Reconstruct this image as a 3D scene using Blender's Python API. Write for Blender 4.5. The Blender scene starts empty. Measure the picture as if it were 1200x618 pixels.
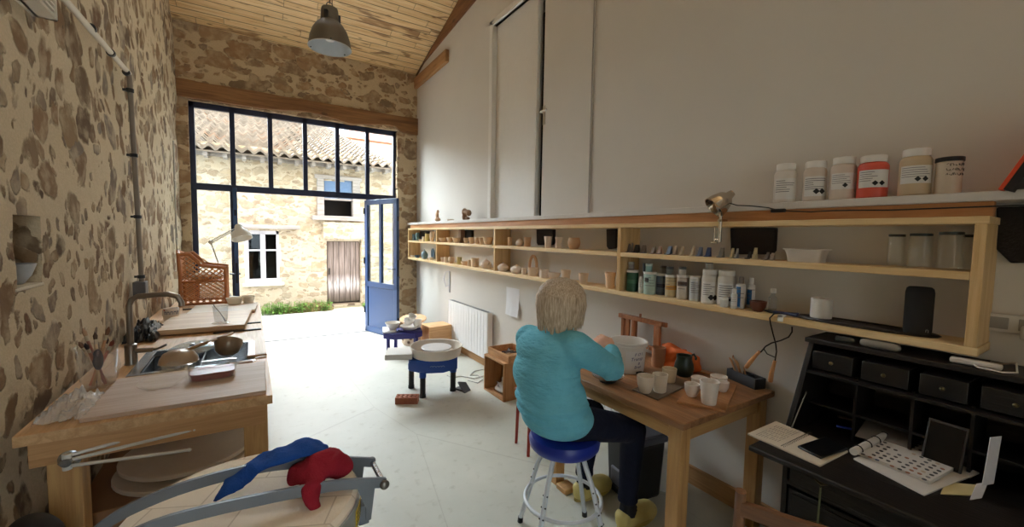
import bpy, math, random
from mathutils import Vector, Matrix, noise
random.seed(7)
V = Vector
SC = bpy.context.scene
COL = SC.collection
PI = math.pi
# ---------------------------------------------------------------- camera (world: X right along the end wall, Y towards the end wall, Z up)
F, YAW, PITCH, ROLL, CAMZ = 485.49, .563908, .066315, .016925, 1.6
_f = V((math.sin(YAW), math.cos(YAW), 0)); _r = V((math.cos(YAW), -math.sin(YAW), 0)); _u = V((0, 0, 1))
_f2 = _f*math.cos(PITCH) - _u*math.sin(PITCH); _u2 = _u*math.cos(PITCH) + _f*math.sin(PITCH)
_r3 = _r*math.cos(ROLL) + _u2*math.sin(ROLL); _u3 = _u2*math.cos(ROLL) - _r*math.sin(ROLL)
CAM = V((0, 0, CAMZ))
cd = bpy.data.cameras.new('camera'); cam = bpy.data.objects.new('camera', cd); COL.objects.link(cam)
cam.matrix_world = Matrix(((_r3.x, _u3.x, -_f2.x, 0), (_r3.y, _u3.y, -_f2.y, 0), (_r3.z, _u3.z, -_f2.z, CAMZ), (0, 0, 0, 1)))
cd.sensor_fit = 'HORIZONTAL'; cd.sensor_width = 36; cd.lens = F/1200*36; cd.clip_start = .02; cd.clip_end = 200
SC.camera = cam

def P(px, py, x=None, y=None, z=None):
    """measured photo position -> world point on a known plane (wall, table top, floor ...)"""
    d = _r3*((px-600)/F) + _u3*((309-py)/F) + _f2
    t = x/d.x if x is not None else y/d.y if y is not None else (z-CAMZ)/d.z
    return CAM + d*t
def mpp(pt): return (pt-CAM).dot(_f2)/F      # metres per pixel at that depth

# ---------------------------------------------------------------- mesh builder
def frame(d):
    d = d.normalized(); a = V((0, 0, 1)) if abs(d.z) < .95 else V((1, 0, 0))
    u = d.cross(a).normalized(); return u, d.cross(u).normalized()
class B:
    def __init__(s): s.v = []; s.f = []
    def add(s, vs, fs, M=None):
        n = len(s.v); s.v += [tuple(M @ V(p)) for p in vs] if M else [tuple(p) for p in vs]
        s.f += [tuple(i+n for i in f) for f in fs]; return s
    def box(s, x0, x1, y0, y1, z0, z1, M=None):
        return s.add([(x0,y0,z0),(x1,y0,z0),(x1,y1,z0),(x0,y1,z0),(x0,y0,z1),(x1,y0,z1),(x1,y1,z1),(x0,y1,z1)],
              [(3,2,1,0),(4,5,6,7),(0,1,5,4),(1,2,6,5),(2,3,7,6),(3,0,4,7)], M)
    def prism(s, poly, z0, z1, M=None):
        n = len(poly); a = sum(poly[i][0]*poly[(i+1)%n][1]-poly[(i+1)%n][0]*poly[i][1] for i in range(n))
        if a < 0: poly = poly[::-1]
        return s.add([(x,y,z0) for x,y in poly]+[(x,y,z1) for x,y in poly],
              [tuple(range(n))[::-1], tuple(range(n,2*n))]+[(i,(i+1)%n,n+(i+1)%n,n+i) for i in range(n)], M)
    def tube(s, pts, r, n=8, cap=True, M=None, flat=1.0, close=False):
        pts = [V(p) for p in pts]; k = len(pts); rs = r if isinstance(r, (list, tuple)) else [r]*k
        vs = []; u = None
        for i, p in enumerate(pts):
            if close: d = pts[(i+1) % k]-pts[i-1]
            else: d = (pts[min(i+1,k-1)]-pts[max(i-1,0)])
            d.normalize()
            if u is None: u, w = frame(d)
            else:
                u = (u - d*u.dot(d)).normalized(); w = d.cross(u)
            for j in range(n):
                a = 2*PI*j/n; vs.append(p + (u*math.cos(a) + w*math.sin(a)*flat)*rs[i])
        fs = []
        for i in range(k if close else k-1):
            for j in range(n):
                a, b = i*n+j, i*n+(j+1) % n; c = ((i+1) % k)*n
                fs.append((a, b, c+(j+1) % n, c+j))
        if cap and not close: fs += [tuple(range(n))[::-1], tuple(range((k-1)*n, k*n))]
        return s.add(vs, fs, M)
    def cyl(s, p0, p1, r0, r1=None, n=20, M=None): return s.tube([p0, p1], [r0, r0 if r1 is None else r1], n, True, M)
    def lathe(s, prof, n=28, M=None, sx=1, sy=1):
        vs = []; fs = []; idx = []
        for r, z in prof:
            if r < 1e-5: idx.append([len(vs)]); vs.append((0,0,z))
            else:
                idx.append(list(range(len(vs), len(vs)+n)))
                vs += [(r*math.cos(2*PI*j/n)*sx, r*math.sin(2*PI*j/n)*sy, z) for j in range(n)]
        for a, b in zip(idx, idx[1:]):
            for j in range(n):
                k = (j+1) % n
                if len(a) == 1 and len(b) > 1: fs.append((a[0], b[k], b[j]))
                elif len(b) == 1 and len(a) > 1: fs.append((a[j], a[k], b[0]))
                elif len(a) > 1: fs.append((a[j], a[k], b[k], b[j]))
        return s.add(vs, fs, M)
    def ell(s, c, r, n=20, m=12, M=None, R=None):
        if not isinstance(r, (tuple, list)): r = (r, r, r)
        pr = [(math.sin(PI*i/m), -math.cos(PI*i/m)) for i in range(m+1)]; pr[0] = (0,-1); pr[-1] = (0,1)
        T = Matrix.Translation(V(c)) @ (R.to_4x4() if R else Matrix()) @ Matrix.Diagonal((*r, 1))
        return s.lathe(pr, n, (M @ T) if M else T)
    def caps(s, p0, p1, r0, r1, n=14):
        p0, p1 = V(p0), V(p1); d = (p1-p0).normalized(); pts = []; rs = []
        for i in range(5): a = PI/2*(1-i/4.); pts.append(p0-d*r0*math.sin(a)); rs.append(max(r0*math.cos(a), 1e-4))
        for i in range(5): a = PI/2*i/4.; pts.append(p1+d*r1*math.sin(a)); rs.append(max(r1*math.cos(a), 1e-4))
        return s.tube(pts, rs, n)
    def sheet(s, fn, nu, nv, t=.002, M=None):
        """double skinned sheet; fn(u,v) in 0..1 -> point"""
        G = [[V(fn(i/nu, j/nv)) for j in range(nv+1)] for i in range(nu+1)]
        vs = []; W = nv+1
        for sgn in (.5, -.5):
            for i in range(nu+1):
                for j in range(nv+1):
                    du = G[min(i+1,nu)][j]-G[max(i-1,0)][j]; dv = G[i][min(j+1,nv)]-G[i][max(j-1,0)]
                    nn = du.cross(dv); nn = nn.normalized() if nn.length > 1e-12 else V((0,0,1))
                    vs.append(G[i][j]+nn*t*sgn)
        o = (nu+1)*W; fs = []
        for i in range(nu):
            for j in range(nv):
                a = i*W+j; fs.append((a, a+W, a+W+1, a+1)); fs.append((o+a, o+a+1, o+a+W+1, o+a+W))
        for i in range(nu):
            a = i*W; fs.append((a, o+a, o+a+W, a+W)); a += nv; fs.append((a, a+W, o+a+W, o+a))
        for j in range(nv):
            a = j; fs.append((a, a+1, o+a+1, o+a)); a = nu*W+j; fs.append((a, o+a, o+a+1, a+1))
        return s.add(vs, fs, M)
    def build(s, name, m, parent=None, bevel=0, ang=38, loc=None, remesh=0, smooth=0, sub=0):
        me = bpy.data.meshes.new(name); me.from_pydata(s.v, [], s.f); me.validate(); me.update()
        for p in me.polygons: p.use_smooth = True
        if not remesh: me.set_sharp_from_angle(angle=math.radians(ang))
        if m: me.materials.append(m)
        o = bpy.data.objects.new(name, me); COL.objects.link(o)
        if parent: o.parent = parent
        if loc is not None: o.location = loc
        if bevel:
            b = o.modifiers.new('bevel', 'BEVEL'); b.width = bevel; b.segments = 2; b.limit_method = 'ANGLE'; b.angle_limit = math.radians(40)
        if remesh:
            b = o.modifiers.new('remesh', 'REMESH'); b.mode = 'VOXEL'; b.voxel_size = remesh; b.use_smooth_shade = True
        if smooth:
            b = o.modifiers.new('smooth', 'SMOOTH'); b.factor = .5; b.iterations = smooth
        if sub:
            b = o.modifiers.new('subd', 'SUBSURF'); b.levels = sub; b.render_levels = sub
        return o

def T(x, y, z, rz=0, rx=0, ry=0):
    return Matrix.Translation((x, y, z)) @ Matrix.Rotation(rz, 4, 'Z') @ Matrix.Rotation(ry, 4, 'Y') @ Matrix.Rotation(rx, 4, 'X')
def tag(o, label, cat, group=None, kind=None):
    o['label'] = label; o['category'] = cat
    if group: o['group'] = group
    if kind: o['kind'] = kind
    return o
def thing(name, label, cat, loc=(0,0,0), rz=0, group=None):
    o = bpy.data.objects.new(name, None); COL.objects.link(o); o.empty_display_size = .1
    o.location = loc; o.rotation_euler = (0, 0, rz); return tag(o, label, cat, group)
def struct(o): o['kind'] = 'structure'; return o
def copy_tree(o, parent=None):
    c = o.copy(); COL.objects.link(c)
    if parent: c.parent = parent
    for ch in [k for k in COL.objects if k.parent == o]: copy_tree(ch, c)
    return c
def text_geo(body, size, ext=.0):
    """outline of lettering in its own XY plane as (verts, faces)"""
    cu = bpy.data.curves.new('lettering', 'FONT'); cu.body = body; cu.size = size; cu.extrude = ext; cu.resolution_u = 2
    o = bpy.data.objects.new('lettering', cu); COL.objects.link(o)
    bpy.context.view_layer.update()
    me = bpy.data.meshes.new_from_object(o.evaluated_get(bpy.context.evaluated_depsgraph_get()))
    r = ([tuple(v.co) for v in me.vertices], [tuple(p.vertices) for p in me.polygons])
    bpy.data.objects.remove(o); bpy.data.curves.remove(cu); bpy.data.meshes.remove(me); return r

# ---------------------------------------------------------------- materials
def lin(c): return tuple((x/255/12.92 if x/255 <= .04045 else ((x/255+.055)/1.055)**2.4) for x in c)
class NT:
    def __init__(s, name, rough=.6, metal=0, spec=.5):
        s.m = bpy.data.materials.new(name); s.m.use_nodes = True; s.t = s.m.node_tree; s.n = s.t.nodes
        s.b = s.n['Principled BSDF']; s.b.inputs['Roughness'].default_value = rough; s.b.inputs['Metallic'].default_value = metal
        s.b.inputs['Specular IOR Level'].default_value = spec
        s.co = s.n.new('ShaderNodeTexCoord').outputs['Object']
    def link(s, a, b): s.t.links.new(a, b); return s
    def new(s, typ, ins={}, **kw):
        n = s.n.new('ShaderNode'+typ)
        for k, v in kw.items(): setattr(n, k, v)
        for k, v in ins.items(): s.put(n.inputs[k], v)
        return n
    def put(s, sock, v):
        if isinstance(v, bpy.types.NodeSocket): s.t.links.new(v, sock)
        elif sock.type == 'RGBA' and len(v) == 3: sock.default_value = (*v, 1)
        else: sock.default_value = v
    def math(s, op, a, b=0, c=0, clamp=False):
        n = s.n.new('ShaderNodeMath'); n.operation = op; n.use_clamp = clamp
        s.put(n.inputs[0], a); s.put(n.inputs[1], b); s.put(n.inputs[2], c); return n.outputs[0]
    def map(s, sc=(1,1,1), rot=(0,0,0), loc=(0,0,0), v=None):
        return s.new('Mapping', {'Vector': v or s.co, 'Scale': sc, 'Rotation': rot, 'Location': loc}).outputs[0]
    def noise(s, scale, detail=4, v=None, rough=.55, dist=0):
        n = s.new('TexNoise', {'Vector': v or s.co, 'Scale': scale, 'Detail': detail, 'Roughness': rough, 'Distortion': dist}); return n
    def ramp(s, f, stops, interp='LINEAR'):
        n = s.n.new('ShaderNodeValToRGB'); s.put(n.inputs[0], f); e = n.color_ramp.elements; n.color_ramp.interpolation = interp
        while len(e) < len(stops): e.new(.5)
        for k, (p, c) in enumerate(stops): e[k].position = p; e[k].color = (*lin(c), 1) if not isinstance(c, float) else (c, c, c, 1)
        return n.outputs[0]
    def mix(s, f, a, b, mode='MIX'):
        n = s.n.new('ShaderNodeMix'); n.data_type = 'RGBA'; n.blend_type = mode
        s.put(n.inputs[0], f); s.put(n.inputs[6], a); s.put(n.inputs[7], b); return n.outputs[2]
    def smooth(s, v, a, b, c=0., d=1.):
        n = s.new('MapRange', {'Value': v, 'From Min': a, 'From Max': b, 'To Min': c, 'To Max': d}, interpolation_type='SMOOTHSTEP'); return n.outputs[0]
    def bump(s, h, dist=.01, strength=1):
        n = s.new('Bump', {'Height': h, 'Distance': dist, 'Strength': strength}); s.t.links.new(n.outputs[0], s.b.inputs['Normal']); return s
    def col(s, c): s.put(s.b.inputs['Base Color'], c); return s
    def set(s, **k):
        for a, v in k.items(): s.put(s.b.inputs[a.replace('_', ' ')], v)
        return s
_cache = {}
def plain(c, rough=.6, metal=0, var=.06, bump=0, spec=.5, sc=18):
    key = (c, rough, metal, var, bump, spec, sc)
    if key in _cache: return _cache[key]
    s = NT('finish', rough, metal, spec); l = lin(c)
    n = s.noise(sc, 3).outputs[0]
    s.col(s.mix(n, tuple(x*(1-var*1.5) for x in l), tuple(min(1, x*(1+var*1.5)) for x in l)))
    if bump: s.bump(s.noise(sc*6, 3).outputs[0], bump)
    _cache[key] = s.m; return s.m
def wood(c1, c2, axis=0, sc=1.0, rough=.5, knots=.35):
    key = ('w', c1, c2, axis, sc, rough, knots)
    if key in _cache: return _cache[key]
    s = NT('wood', rough); k = [14*sc]*3; k[axis] = .9*sc
    g = s.noise(1.6, 5, s.map(tuple(k)), .6, .8).outputs[0]
    k2 = [55*sc]*3; k2[axis] = 2*sc
    fine = s.noise(2, 3, s.map(tuple(k2))).outputs[0]
    c = s.ramp(s.math('ADD', s.math('MULTIPLY', g, .75), s.math('MULTIPLY', fine, .25)), [(.3, c2), (.62, c1)])
    k3 = [5*sc]*3; k3[axis] = 2.2*sc
    vo = s.new('TexVoronoi', {'Vector': s.map(tuple(k3)), 'Scale': 1.}).outputs['Distance']
    kn = s.smooth(vo, .05, .11, knots, 0)
    c = s.mix(kn, c, lin(tuple(x*.45 for x in c2)))
    s.col(c).bump(fine, .0015); _cache[key] = s.m; return s.m
def glass(c=(255,255,255), rough=.02, alpha=.18):
    """clear pane: mostly see-through with a sharp reflection"""
    key = ('g', c, rough, alpha)
    if key in _cache: return _cache[key]
    s = NT('glass', rough); s.n.remove(s.b); out = s.n['Material Output']
    tr = s.new('BsdfTransparent', {'Color': lin(c)}); gl = s.new('BsdfGlossy', {'Color': (1,1,1), 'Roughness': rough})
    bf = s.new('NewGeometry').outputs['Backfacing']; fr = s.new('Fresnel', {'IOR': s.math('MULTIPLY_ADD', bf, 1/1.45-1.45, 1.45)}).outputs[0]
    mx = s.new('MixShader', {0: s.math('MULTIPLY', fr, 1.0, clamp=True)}); s.link(tr.outputs[0], mx.inputs[1]); s.link(gl.outputs[0], mx.inputs[2])
    if alpha > 0:
        df = s.new('BsdfDiffuse', {'Color': lin((225,225,222))}); m2 = s.new('MixShader', {0: alpha})
        s.link(mx.outputs[0], m2.inputs[1]); s.link(df.outputs[0], m2.inputs[2]); mx = m2
    s.link(mx.outputs[0], out.inputs['Surface']); _cache[key] = s.m; return s.m
def stone(name, mortar, mortar2, stones, sc=4.6, aniso=(1,1,1), cover=.30, edge=.07, depth=.02):
    s = NT(name, .9, spec=.2)
    nz = s.noise(3.2, 3).outputs['Color']
    off = s.new('VectorMath', {0: nz, 1: (.5,.5,.5)}, operation='SUBTRACT').outputs[0]
    off = s.new('VectorMath', {0: off, 'Scale': .22}, operation='SCALE').outputs[0]
    v0 = s.new('VectorMath', {0: s.co, 1: off}, operation='ADD').outputs[0]
    n2 = s.noise(16, 3).outputs['Color']
    o2 = s.new('VectorMath', {0: n2, 1: (.5,.5,.5)}, operation='SUBTRACT').outputs[0]
    o2 = s.new('VectorMath', {0: o2, 'Scale': .05}, operation='SCALE').outputs[0]
    v = s.map(aniso, v=s.new('VectorMath', {0: v0, 1: o2}, operation='ADD').outputs[0])
    masks = []; cols = []
    for scale, cov in ((sc, cover), (sc*2.1, cover*.8)):
        vo = s.new('TexVoronoi', {'Vector': v, 'Scale': scale}, feature='F1', distance='MINKOWSKI'); vo.inputs['Exponent'].default_value = 2.6
        sp = s.new('SeparateColor', {0: vo.outputs['Color']})
        th = s.math('MULTIPLY_ADD', sp.outputs[0], .42, cov-.21)
        masks.append(s.smooth(s.math('SUBTRACT', vo.outputs['Distance'], th), -edge, edge*.3, 1, 0))
        cols.append(s.ramp(sp.outputs[1], [(i/max(1, len(stones)-1), c) for i, c in enumerate(stones)]))
    patch = s.noise(9, 5).outputs[0]; grain = s.noise(90, 4).outputs[0]
    mc = s.mix(s.noise(2.2, 6).outputs[0], lin(mortar), lin(mortar2))
    mc = s.mix(s.smooth(grain, .35, .7), s.mix(.1, mc, (0,0,0)), mc)
    c = s.mix(masks[1], mc, cols[1]); c = s.mix(masks[0], c, cols[0])
    allm = s.math('MAXIMUM', masks[0], masks[1])
    c = s.mix(s.math('MULTIPLY', s.smooth(patch, .42, .68), .6), c, mc)      # mortar smeared over the stones
    s.col(c)
    h = s.math('ADD', s.math('MULTIPLY', allm, .6), s.math('ADD', s.math('MULTIPLY', patch, .6), s.math('MULTIPLY', grain, .08)))
    s.bump(h, depth); return s.m
# ---------------------------------------------------------------- the room
XL, XR, YB = -.75, 2.42, 6.9
M_LEFT = stone('rubble_stone', (212,196,168), (196,178,148), [(120,96,72),(140,112,84),(96,78,62),(152,128,98),(126,114,102),(108,80,56)], 4.7, (1,.95,.85), .40)
M_BACK = stone('rubble_stone_end', (212,192,160), (196,174,140), [(146,118,90),(130,110,88),(164,136,104),(152,120,88),(138,122,104)], 4.4, (.75,1,1.35), .46)
M_PLASTER = plain((212,208,202), .85, var=.02, bump=.0008, spec=.2, sc=3)
s = NT('screed', .45, spec=.35)
n1 = s.noise(1.3, 5).outputs[0]; n2 = s.noise(14, 4).outputs[0]
c = s.ramp(n1, [(.3, (186,188,178)), (.7, (206,207,198))]); c = s.mix(s.smooth(n2, .55, .8), c, lin((178,178,166)))
vo = s.new('TexVoronoi', {'Vector': s.map((.5,.16,1), (0,0,.5)), 'Scale': 1.0}, feature='DISTANCE_TO_EDGE').outputs[0]
c = s.mix(s.smooth(vo, .0006, .002, .22, 0), c, lin((130,126,118)))
s.col(c).bump(n2, .001); s.set(Roughness=s.math('MULTIPLY_ADD', n1, .35, .28)); M_FLOOR = s.m

def wob(p, k=2.3, a=.03): return noise.noise(V(p)*k)*a + noise.noise(V(p)*k*3.1)*a*.4
# floor
struct(B().box(-1.3, 3.2, -3.4, 6.98, -.12, 0).build('floor', M_FLOOR))
# left rubble wall with its niche
def wall_mesh(b, u0, u1, v0, v1, st, at, holes, depth):
    nu, nv = round((u1-u0)/st), round((v1-v0)/st); ids = {}; W = {}
    def vid(i, j):
        if (i, j) not in ids: ids[i, j] = len(vs); vs.append(at(u0+i*st, v0+j*st, 0))
        return ids[i, j]
    vs = []; fs = []
    inh = lambda i, j: any(h[0]-1e-4 <= u0+(i+.5)*st <= h[1] and h[2]-1e-4 <= v0+(j+.5)*st <= h[3] for h in holes)
    for i in range(nu):
        for j in range(nv):
            if not inh(i, j): fs.append((vid(i,j), vid(i+1,j), vid(i+1,j+1), vid(i,j+1)))
            else:
                for (di, dj, e) in ((-1,0,((0,0),(0,1))), (1,0,((1,1),(1,0))), (0,-1,((1,0),(0,0))), (0,1,((0,1),(1,1)))):
                    if 0 <= i+di < nu and 0 <= j+dj < nv and not inh(i+di, j+dj):
                        a, c = (i+e[0][0], j+e[0][1]), (i+e[1][0], j+e[1][1])
                        k = len(vs); vs.append(at(u0+a[0]*st, v0+a[1]*st, depth)); vs.append(at(u0+c[0]*st, v0+c[1]*st, depth))
                        fs.append((vid(*a), vid(*c), k+1, k))
    return b.add(vs, fs)
b = B()
def at_left(y, z, d): return (XL - .015 + wob((0, y, z), 2.2, .022) - d, y, z)
wall_mesh(b, -3.4, 7.1, 0, 7.0, .05, at_left, [(2.35, 2.6, 1.35, 1.65)], .28)
b.box(-1.3, -1.03, -3.4, 7.3, -.1, 7.0)
struct(b.build('wall_left', M_LEFT))
# end wall with the glazed opening
OX0, OX1, OZ = -.65, 2.1, 3.3
b = B()
def at_back(x, z, d):
    k = 1 if 0 < z else 0
    return (x, YB + wob((x, 5, z), 2.4, .02)*k + d, z)
wall_mesh(b, -.85, 2.5, 0, 4.6, .05, at_back, [(OX0, OX1, 0, OZ)], .34)
b.box(-1.3, OX0-.05, YB+.33, YB+.4, -.1, 4.5).box(OX1+.05, 3.1, YB+.33, YB+.4, -.1, 4.5).box(-1.3, 3.1, YB+.33, YB+.4, OZ+.05, 4.5)
for i in range(14):     # reveal blocks of the right jamb
    z0 = i*.235; b.box(OX1-.012-random.random()*.012, OX1+.05, YB-.012-random.random()*.012, YB+.3, z0+.008, z0+.225)
struct(b.build('wall_back', M_BACK))
# right plastered wall with the upper doorway
DY0, DY1, DZ0, DZ1 = 2.62, 4.3, 1.80, 4.0
b = B()
def wtop(y): return 4.35 + (6.8-y)*.085
def slab(y0, y1, z0a, z0b, z1a, z1b):
    b.add([(XR,y0,z0a),(XR,y1,z0b),(XR,y1,z1b),(XR,y0,z1a),(XR+.3,y0,z0a),(XR+.3,y1,z0b),(XR+.3,y1,z1b),(XR+.3,y0,z1a)],
          [(0,3,2,1),(4,5,6,7),(0,1,5,4),(1,2,6,5),(2,3,7,6),(3,0,4,7)])
slab(-3.4, DY0, 0, 0, wtop(-3.4), wtop(DY0)); slab(DY1, 7.0, 0, 0, wtop(DY1), wtop(7.0))
slab(DY0, DY1, 0, 0, DZ0, DZ0); slab(DY0, DY1, DZ1, DZ1, wtop(DY0), wtop(DY1))
struct(b.build('wall_right', M_PLASTER))
b = B().box(2.72, 3.4, 2.4, 2.45, 1.7, 4.1).box(2.72, 3.4, 4.5, 4.55, 1.7, 4.1).box(3.35, 3.4, 2.4, 4.55, 1.7, 4.1).box(2.72, 3.4, 2.4, 4.55, 1.65, 1.7).box(2.72, 3.4, 2.4, 4.55, 4.1, 4.15)
struct(b.build('loft_dark_box', plain((22,18,16), .9)))  # near-black box added behind the doorway, keeps light out of the gap
struct(B().box(-1.3, -.6, -2.1, -2.0, -.1, 7.2).box(.6, 3.1, -2.1, -2.0, -.1, 7.2).box(-.6, .6, -2.1, -2.0, 2.9, 7.2).build('wall_rear', M_PLASTER))
wr = bpy.data.objects.new('window_2', None); COL.objects.link(wr); struct(wr)  # glazed opening added behind the camera to let in fill daylight
B().box(-.6, -.54, -2.08, -2.02, 0, 2.9).box(.54, .6, -2.08, -2.02, 0, 2.9).box(-.03, .03, -2.08, -2.02, 0, 2.9).box(-.6, .6, -2.08, -2.02, 2.84, 2.9).box(-.6, .6, -2.08, -2.02, 0, .08).build('window_frame', plain((24,34,66), .4, var=.03), wr)
for x0_, x1_ in ((-.54,-.03),(.03,.54)): B().box(x0_, x1_, -2.052, -2.046, .08, 2.84).build('pane', glass((246,250,250), .0, 0), wr)
struct(B().box(-12, 12, -14, -3.5, -.14, -.02).build('ground_yard', plain((176,172,160), .9, var=.1)))
# plank ceiling
M_PINE0 = wood((232,205,158), (205,168,112), 1, 1, .5)
sl = math.atan(.28)
s = NT('ceiling_planks', .55)
sx = s.new('SeparateXYZ', {0: s.co})
row = s.math('DIVIDE', sx.outputs[1], .118); rid = s.math('FLOOR', row)
xs = s.math('ADD', sx.outputs[0], s.math('MULTIPLY', s.new('TexWhiteNoise', {'W': rid}, noise_dimensions='1D').outputs[0], 7.))
seg = s.math('FLOOR', s.math('DIVIDE', xs, 1.35))
cell = s.new('CombineXYZ', {0: seg, 1: rid, 2: 0.}).outputs[0]
rnd = s.new('TexWhiteNoise', {'Vector': cell}, noise_dimensions='3D')
vv = s.new('VectorMath', {0: s.co, 1: s.new('VectorMath', {0: rnd.outputs['Color'], 'Scale': 9.}, operation='SCALE').outputs[0]}, operation='ADD').outputs[0]
g = s.noise(1.5, 6, s.map((1.1, 22, 10), v=vv), .62, 1.2).outputs[0]
c = s.ramp(g, [(.28, (192,142,86)), (.45, (232,196,142)), (.66, (244,216,168))])
c = s.mix(s.math('MULTIPLY', s.smooth(s.noise(1.0, 4, s.map((1.4, 6, 3), v=vv), .5, 1.).outputs[0], .56, .66), .75), c, lin((120,72,34)))
c = s.mix(s.smooth(s.new('TexVoronoi', {'Vector': s.map((2.6, 7, 7), v=vv), 'Scale': 1.}).outputs['Distance'], .04, .12, .8, 0), c, lin((96,52,24)))
c = s.mix(s.math('MULTIPLY', rnd.outputs[0], .25), c, lin((196,144,84)))
fr = s.math('FRACT', row); gap = s.math('MINIMUM', s.math('MINIMUM', fr, s.math('SUBTRACT', 1., fr)), s.math('MULTIPLY', s.math('FRACT', s.math('DIVIDE', xs, 1.35)), 12.))
gm = s.smooth(gap, .015, .06, 1, 0)
s.col(s.mix(s.math('MULTIPLY', gm, .8), c, lin((52,32,18)))).bump(s.math('SUBTRACT', s.math('MULTIPLY', g, .15), gm), .006)
M_CEIL = s.m
b = B()
FILL_RW = [(.3, .9, -3.2, -2.4)]      # roof window added out of view so sky light fills the room
xs_ = [-1.3, .3, .9, 3.2]; ys_ = [-7.6, -3.2, -2.4, .25]
for i in range(3):
    for j in range(3):
        if not any(abs(xs_[i]-w[0]) < .01 and abs(ys_[j]-w[2]) < .01 for w in FILL_RW): b.box(xs_[i], xs_[i+1], ys_[j], ys_[j+1], 0, .08)
o = struct(b.build('ceiling', M_CEIL)); o.location = (0, 7.0, 4.235); o.rotation_euler = (-sl, 0, 0)
for k, w in enumerate(FILL_RW):
    e_ = bpy.data.objects.new('window_%d' % (k+3), None); COL.objects.link(e_); struct(e_); e_.location = o.location; e_.rotation_euler = o.rotation_euler
    x0, x1, y0, y1 = w
    B().box(x0-.02, x0+.05, y0, y1, -.01, .14).box(x1-.05, x1+.02, y0, y1, -.01, .14).box(x0, x1, y0-.02, y0+.05, -.01, .14).box(x0, x1, y1-.05, y1+.02, -.01, .14).build('window_frame', M_PINE0, e_)
    B().box(x0+.05, x1-.05, y0+.05, y1-.05, .1, .106).build('pane', glass((250,252,252), 0, 0), e_)
struct(B().box(-1.3, 3.2, -3.5, .2, 6.1, 6.18).build('ceiling_loft', M_CEIL))
# old timbers of the roof and lintel
M_OLD = wood((150,108,66), (96,62,36), 0, .8, .75, .5)
M_OLDY = wood((150,104,62), (92,58,34), 1, .8, .75, .5)
b = B(); N = 40
def lint(i): x = -.84 + i/N*3.3; return x
top = [V((lint(i), 0, 3.53 + .012*noise.noise(V((i*.3, 0, 0))))) for i in range(N+1)]
bot = [V((lint(i), 0, 3.315 + .05*math.exp(-((lint(i)-.75)/.35)**2) + .045*math.exp(-((lint(i)-1.95)/.25)**2) - .03*math.exp(-((lint(i)-1.35)/.15)**2) - (0.05 if lint(i) > 2.1 else 0))) for i in range(N+1)]
vs = []; fs = []
for i in range(N+1):
    for y in (YB-.05, YB+.3):
        vs += [(top[i].x, y + .012*noise.noise(V((i*.4, y, 0))), top[i].z), (bot[i].x, y, bot[i].z)]
for i in range(N):
    a = i*4; c2 = a+4
    fs += [(a, a+1, c2+1, c2), (a+2, c2+2, c2+3, a+3), (a, c2, c2+2, a+2), (a+1, a+3, c2+3, c2+1)]
fs += [(0,2,3,1), (N*4, N*4+1, N*4+3, N*4+2)]
struct(tag(b.add(vs, fs).build('trim_1', M_OLD), 'old oak lintel beam over the glazed opening', 'beam'))
b = B()
yy = [7.0, 6.0, 5.0, 4.0, 2.8, 1.4]
poly = [(y, 4.215 + (7-y)*.28) for y in yy] + [(y, wtop(y) - .03) for y in yy[::-1]]
b.prism(poly, XR-.02, XR+.28, Matrix(((0,0,1,0),(1,0,0,0),(0,1,0,0),(0,0,0,1))))
struct(tag(b.build('trim_2', M_OLDY), 'dark old rafter running up along the top of the white wall', 'beam'))
b = B().box(XR-.05, XR+.1, 5.58, 6.93, 4.03, 4.205)
struct(tag(b.build('trim_3', wood((182,138,92), (130,88,50), 1, .9, .7), bevel=.012), 'timber wall plate end let into the white wall under the ceiling', 'beam'))
# skirting
M_PINE = wood((232,205,158), (205,168,112), 1, 1, .5)
struct(B().box(XR-.02, XR+.01, -3.4, 6.88, 0, .12).build('baseboard_right', wood((190,150,104), (150,108,66), 1, .8, .6), bevel=.004))
# long boxed ledge above the shelves
struct(B().box(2.24, XR+.01, -1.0, 6.86, 1.755, 1.79).build('trim_4', plain((205,200,194), .7, var=.04), bevel=.004))
# upper doorway: frame, fixed leaf, leaf standing ajar
M_WH = plain((222,220,216), .6, var=.02)
d3 = bpy.data.objects.new('door_3', None); COL.objects.link(d3); struct(d3)
b = B()
b.box(XR-.03, XR+.1, DY1-.02, DY1+.05, DZ0, DZ1+.06).box(XR-.03, XR+.012, 3.385, 3.43, DZ0, DZ1+.06)
b.box(XR-.03, XR+.1, 3.37, DY1+.05, DZ1, DZ1+.06); b.build('door_frame', M_WH, d3, bevel=.006)
B().box(XR+.03, XR+.07, 3.43, DY1-.02, DZ0, DZ1).build('fixed_panel', M_WH, d3, bevel=.003)
lf = B().box(-.012, .035, DY0-3.31, -.015, 0, DZ1-DZ0+.0).build('door_leaf', M_PLASTER, d3, bevel=.003); lf.location = (XR, 3.31, DZ0)
B().box(XR-.016, XR-.012, DY0-.006, DY0+.006, DZ0, DZ1+.0).build('leaf_edge', plain((150,146,140), .6), d3)
hb = B().box(-.006, 0, -.018, .018, -.09, .09).build('handle_plate', plain((190,188,184), .3, .9), d3); hb.location = (XR-.012, 3.275, 2.76)
hb = B().tube([(0,0,.02), (-.045,0,.02), (-.05,-.02,.02), (-.05,-.11,.02)], .009).build('door_handle', plain((205,204,200), .25, .9), d3); hb.location = (XR-.018, 3.275, 2.76)
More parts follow.
